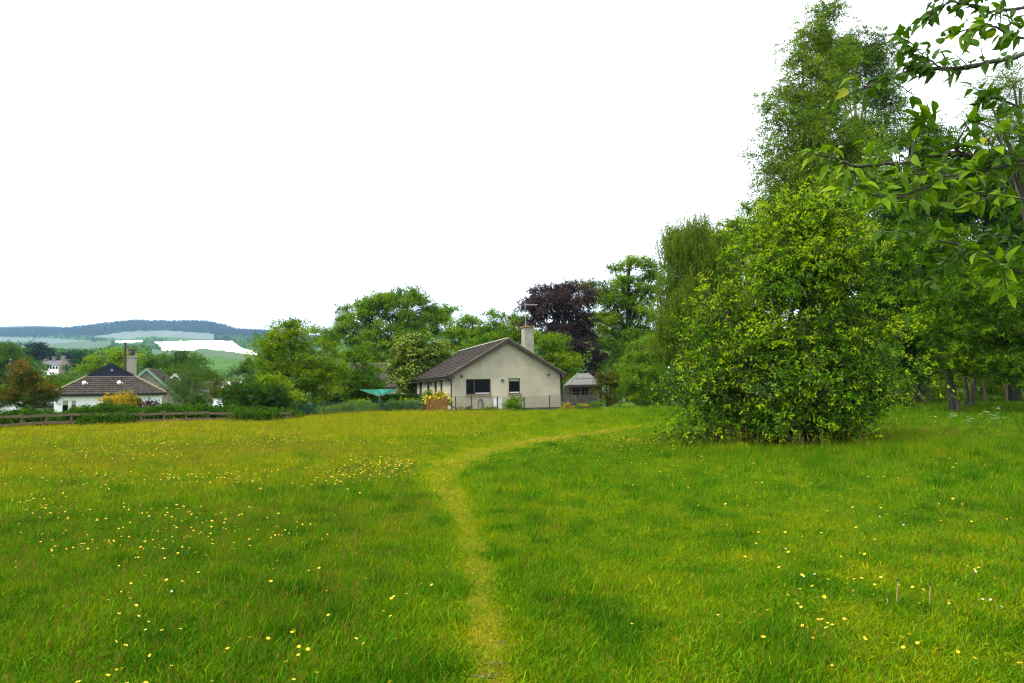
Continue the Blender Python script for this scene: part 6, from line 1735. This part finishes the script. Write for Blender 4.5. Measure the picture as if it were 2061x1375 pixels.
def flower_mesh():
    mb = MB(); g = random.Random(1)
    mb.tube([(0.01, 0.0, -0.24), (0.004, 0, -0.1), (0, 0, 0)], [0.0018, 0.0015, 0.0012], 4, 0, cap=False)
    for k in range(5):
        a = k * 1.2566; c, s = math.cos(a), math.sin(a); t = (-s, c)
        P = lambda r, w, z: (c * r + t[0] * w, s * r + t[1] * w, z)
        mb.add([P(0.001, 0, 0.0), P(0.009, -0.0075, 0.005), P(0.009, 0.0075, 0.005), P(0.015, -0.0055, 0.011), P(0.015, 0.0055, 0.011)], [(0, 1, 2), (1, 3, 4, 2)], 1)
    mb.tube([(0, 0, 0.002), (0, 0, 0.006)], 0.003, 6, 1)
    return mb.mesh('buttercup', [M['flower_stem'], M['petal']])
M['flower_stem'] = solid('flower_stem', (0.06, 0.13, 0.01), 0.8, 0.1)
M['petal'] = solid('buttercup_petal', (0.68, 0.46, 0.003), 0.5, 0.06, 30, spec=0.5)
M['daisy'] = solid('white_petal', (0.8, 0.8, 0.78), 0.6, 0.03, 30)
def build_flowers():
    g = np.random.default_rng(21)
    N = 42000
    u = g.uniform(size=N); y = (3.2 ** 1.6 + (44 ** 1.6 - 3.2 ** 1.6) * u) ** (1 / 1.6); x = g.uniform(-1, 1, N) * (0.78 * y)
    d, w = path_dist(x, y)
    px = 1030 + F * x / y
    pr = np.clip(vnoise(x, y, 0.45, 5) * 1.5 - 0.55, 0, 1) * np.clip(vnoise(x, y, 1.4, 6) * 1.8 - 0.5, 0, 1)
    lf = sstep(0.5, -3, x)
    band = np.exp(-((y - 22) / 6.0) ** 2) * 0.9 * sstep(11, 7, x)
    pr = pr * (0.22 + 0.55 * lf + 1.2 * band) * (d > w * 1.6)
    pr = pr * np.where((x > 0) & (x < 2.2) & (y < 14), 0.15, 1)
    near_right = (x > 0.9) & (y < 7.5)
    pr = np.where(near_right & (x > 1.2), np.maximum(pr, 0.10 * (vnoise(x, y, 1.1, 9) > 0.45)), pr)
    keep = g.uniform(size=N) < pr
    x, y = x[keep], y[keep]
    ex, ey = [], []
    for cx, cy, rx, ry, n in ((1700, 1240, 130, 35, 20), (1640, 1320, 110, 22, 14), (1850, 1250, 130, 30, 8), (1900, 1340, 140, 25, 7), (1620, 1140, 120, 30, 12), (770, 960, 90, 18, 190), (985, 886, 80, 6, 110), (1310, 905, 80, 14, 150), (1140, 890, 90, 6, 60),
                              (690, 985, 60, 18, 60), (230, 1130, 140, 30, 50), (380, 1080, 160, 26, 60), (90, 1060, 90, 26, 40), (560, 900, 160, 10, 140), (200, 930, 200, 16, 160), (1860, 885, 160, 12, 50), (330, 990, 240, 16, 90), (560, 1100, 100, 30, 30)):
        for _ in range(n):
            q = gpix(cx + g.normal() * rx * 0.6, cy + g.normal() * ry * 0.6); ex.append(q.x); ey.append(q.y)
    ex, ey = np.array(ex), np.array(ey); dd, ww = path_dist(ex, ey); ex, ey = ex[dd > ww], ey[dd > ww]
    x, y = np.concatenate([x, ex]), np.concatenate([y, ey])
    z = gz(x, y) + g.uniform(0.13, 0.27, len(x))
    order = np.argsort(y)
    me = flower_mesh()
    src = bpy.data.objects.new('buttercup_source', me)
    for i in order[:300]:
        o = bpy.data.objects.new('buttercup', me); o.location = (x[i], y[i], z[i] - 0.02); o.rotation_euler = (g.normal() * 0.35, g.normal() * 0.35, g.uniform(0, 6.28)); s = g.uniform(0.55, 0.85); o.scale = (s, s, s)
        link(o); tag(o, 'yellow buttercup flower on a thin stem in the near meadow grass', 'flower', 'buttercups in the near meadow')
    k = order[300:]
    grp = scatter_group('buttercup_scatter', [src])
    n = len(k)
    rot = np.stack([g.normal(size=n) * 0.3, g.normal(size=n) * 0.3, g.uniform(0, 6.28, n)], 1)
    o = scatter('buttercups', np.stack([x[k], y[k], z[k] + 0.03], 1), rot, g.uniform(0.6, 1.0, n) * (1 + 0.012 * y[k]), g.uniform(size=n), grp)
    tag(o, 'drifts of yellow buttercups across the middle and far meadow', 'flowers', kind='stuff')
    # dry stalks and daisies close by on the right
    for px, py, hp in ((1804, 1228, 54), (1870, 1232, 50), (1783, 1228, 24)):
        b = gpix(px, py); d_ = (b - CAM).y
        root = thing('dry_stalk', {1804: 'tallest pale dry flower stalk standing in the right foreground grass', 1870: 'thin yellow dry stalk with a dark tip at the right', 1783: 'short brown dry stalk left of the pale stalk'}[px], 'stalk', tuple(b))
        hh = hp * d_ / F; mb = MB(); mb.tube([(0, 0, -0.02), (0.01, 0, hh * 0.5), (0.02, 0, hh)], [0.004, 0.0035, 0.003], 6); mb.build('stem', solid('dry_stem', (0.30, 0.24, 0.10), 0.9, 0.2), root)
        mb = MB(); mb.tube([(0.02, 0, hh), (0.021, 0, hh + 0.012), (0.021, 0, hh + 0.02)], [0.004, 0.007, 0.003], 6); mb.build('seed_head', M['darkwood'], root)
    dm = MB()
    dm.tube([(0, 0, -0.12), (0, 0, 0)], 0.0012, 4, 0)
    for k_ in range(12):
        a = k_ * 0.5236; c, s = math.cos(a), math.sin(a)
        dm.add([(0, 0, 0.0), (c * 0.006 - s * 0.0025, s * 0.006 + c * 0.0025, 0.002), (c * 0.011, s * 0.011, 0.001), (c * 0.006 + s * 0.0025, s * 0.006 - c * 0.0025, 0.002)], [(0, 1, 2, 3)], 1)
    dm.tube([(0, 0, 0.001), (0, 0, 0.004)], 0.003, 6, 2)
    dme = dm.mesh('daisy', [M['flower_stem'], M['daisy'], M['petal']])
    for px, py in ((1583, 1130), (1620, 1190), (1641, 1185), (1717, 1124), (1772, 1060), (1891, 1032), (1966, 1180), (1980, 1240), (1996, 1241), (2018, 1256), (1820, 1078), (290, 1170), (345, 1220), (395, 1060)):
        b = gpix(px, py); o = bpy.data.objects.new('daisy', dme); o.location = (b.x, b.y, b.z + 0.11); o.rotation_euler = (g.normal() * 0.4 + 0.3, g.normal() * 0.4, 0); s = 0.85; o.scale = (s, s, s)
        link(o); tag(o, 'small white daisy flower in the foreground grass', 'flower', 'daisies in the foreground grass')
    # cow parsley in the shade on the right
    cm = solid('cow_parsley_umbel', (0.42, 0.46, 0.28), 0.9, 0.05)
    labs = ['fullest cow parsley plant with white umbels near the right edge', 'cow parsley left of the fullest plant', 'cow parsley just below the leaning trunk', 'low cow parsley between trunk and right edge', 'short cow parsley below the rail posts on the right']
    for (px, py, h), lab in zip(((2012, 868, 0.55), (1952, 866, 0.4), (1919, 858, 0.42), (1985, 850, 0.4), (2005, 838, 0.35)), labs):
        b = gpix(px, py); root = thing('cow_parsley', lab, 'plant', tuple(b)); st, um = MB(), MB()
        for k_ in range(6):
            a = g.uniform(0, 6.28); r = g.uniform(0.05, 0.22); t = Vector((r * math.cos(a), r * math.sin(a), h * g.uniform(0.75, 1.15)))
            st.tube([(0, 0, 0), (t.x * 0.4, t.y * 0.4, t.z * 0.6), tuple(t)], [0.006, 0.004, 0.003], 4)
            for q in range(12):
                o_ = t + Vector((g.normal() * 0.035, g.normal() * 0.035, 0.01)); um.tube([o_, o_ + Vector((0, 0, 0.008))], 0.009, 5)
        st.build('stem', M['flower_stem'], root); o = um.build('umbel', cm, root); o['kind'] = 'stuff'
build_flowers()
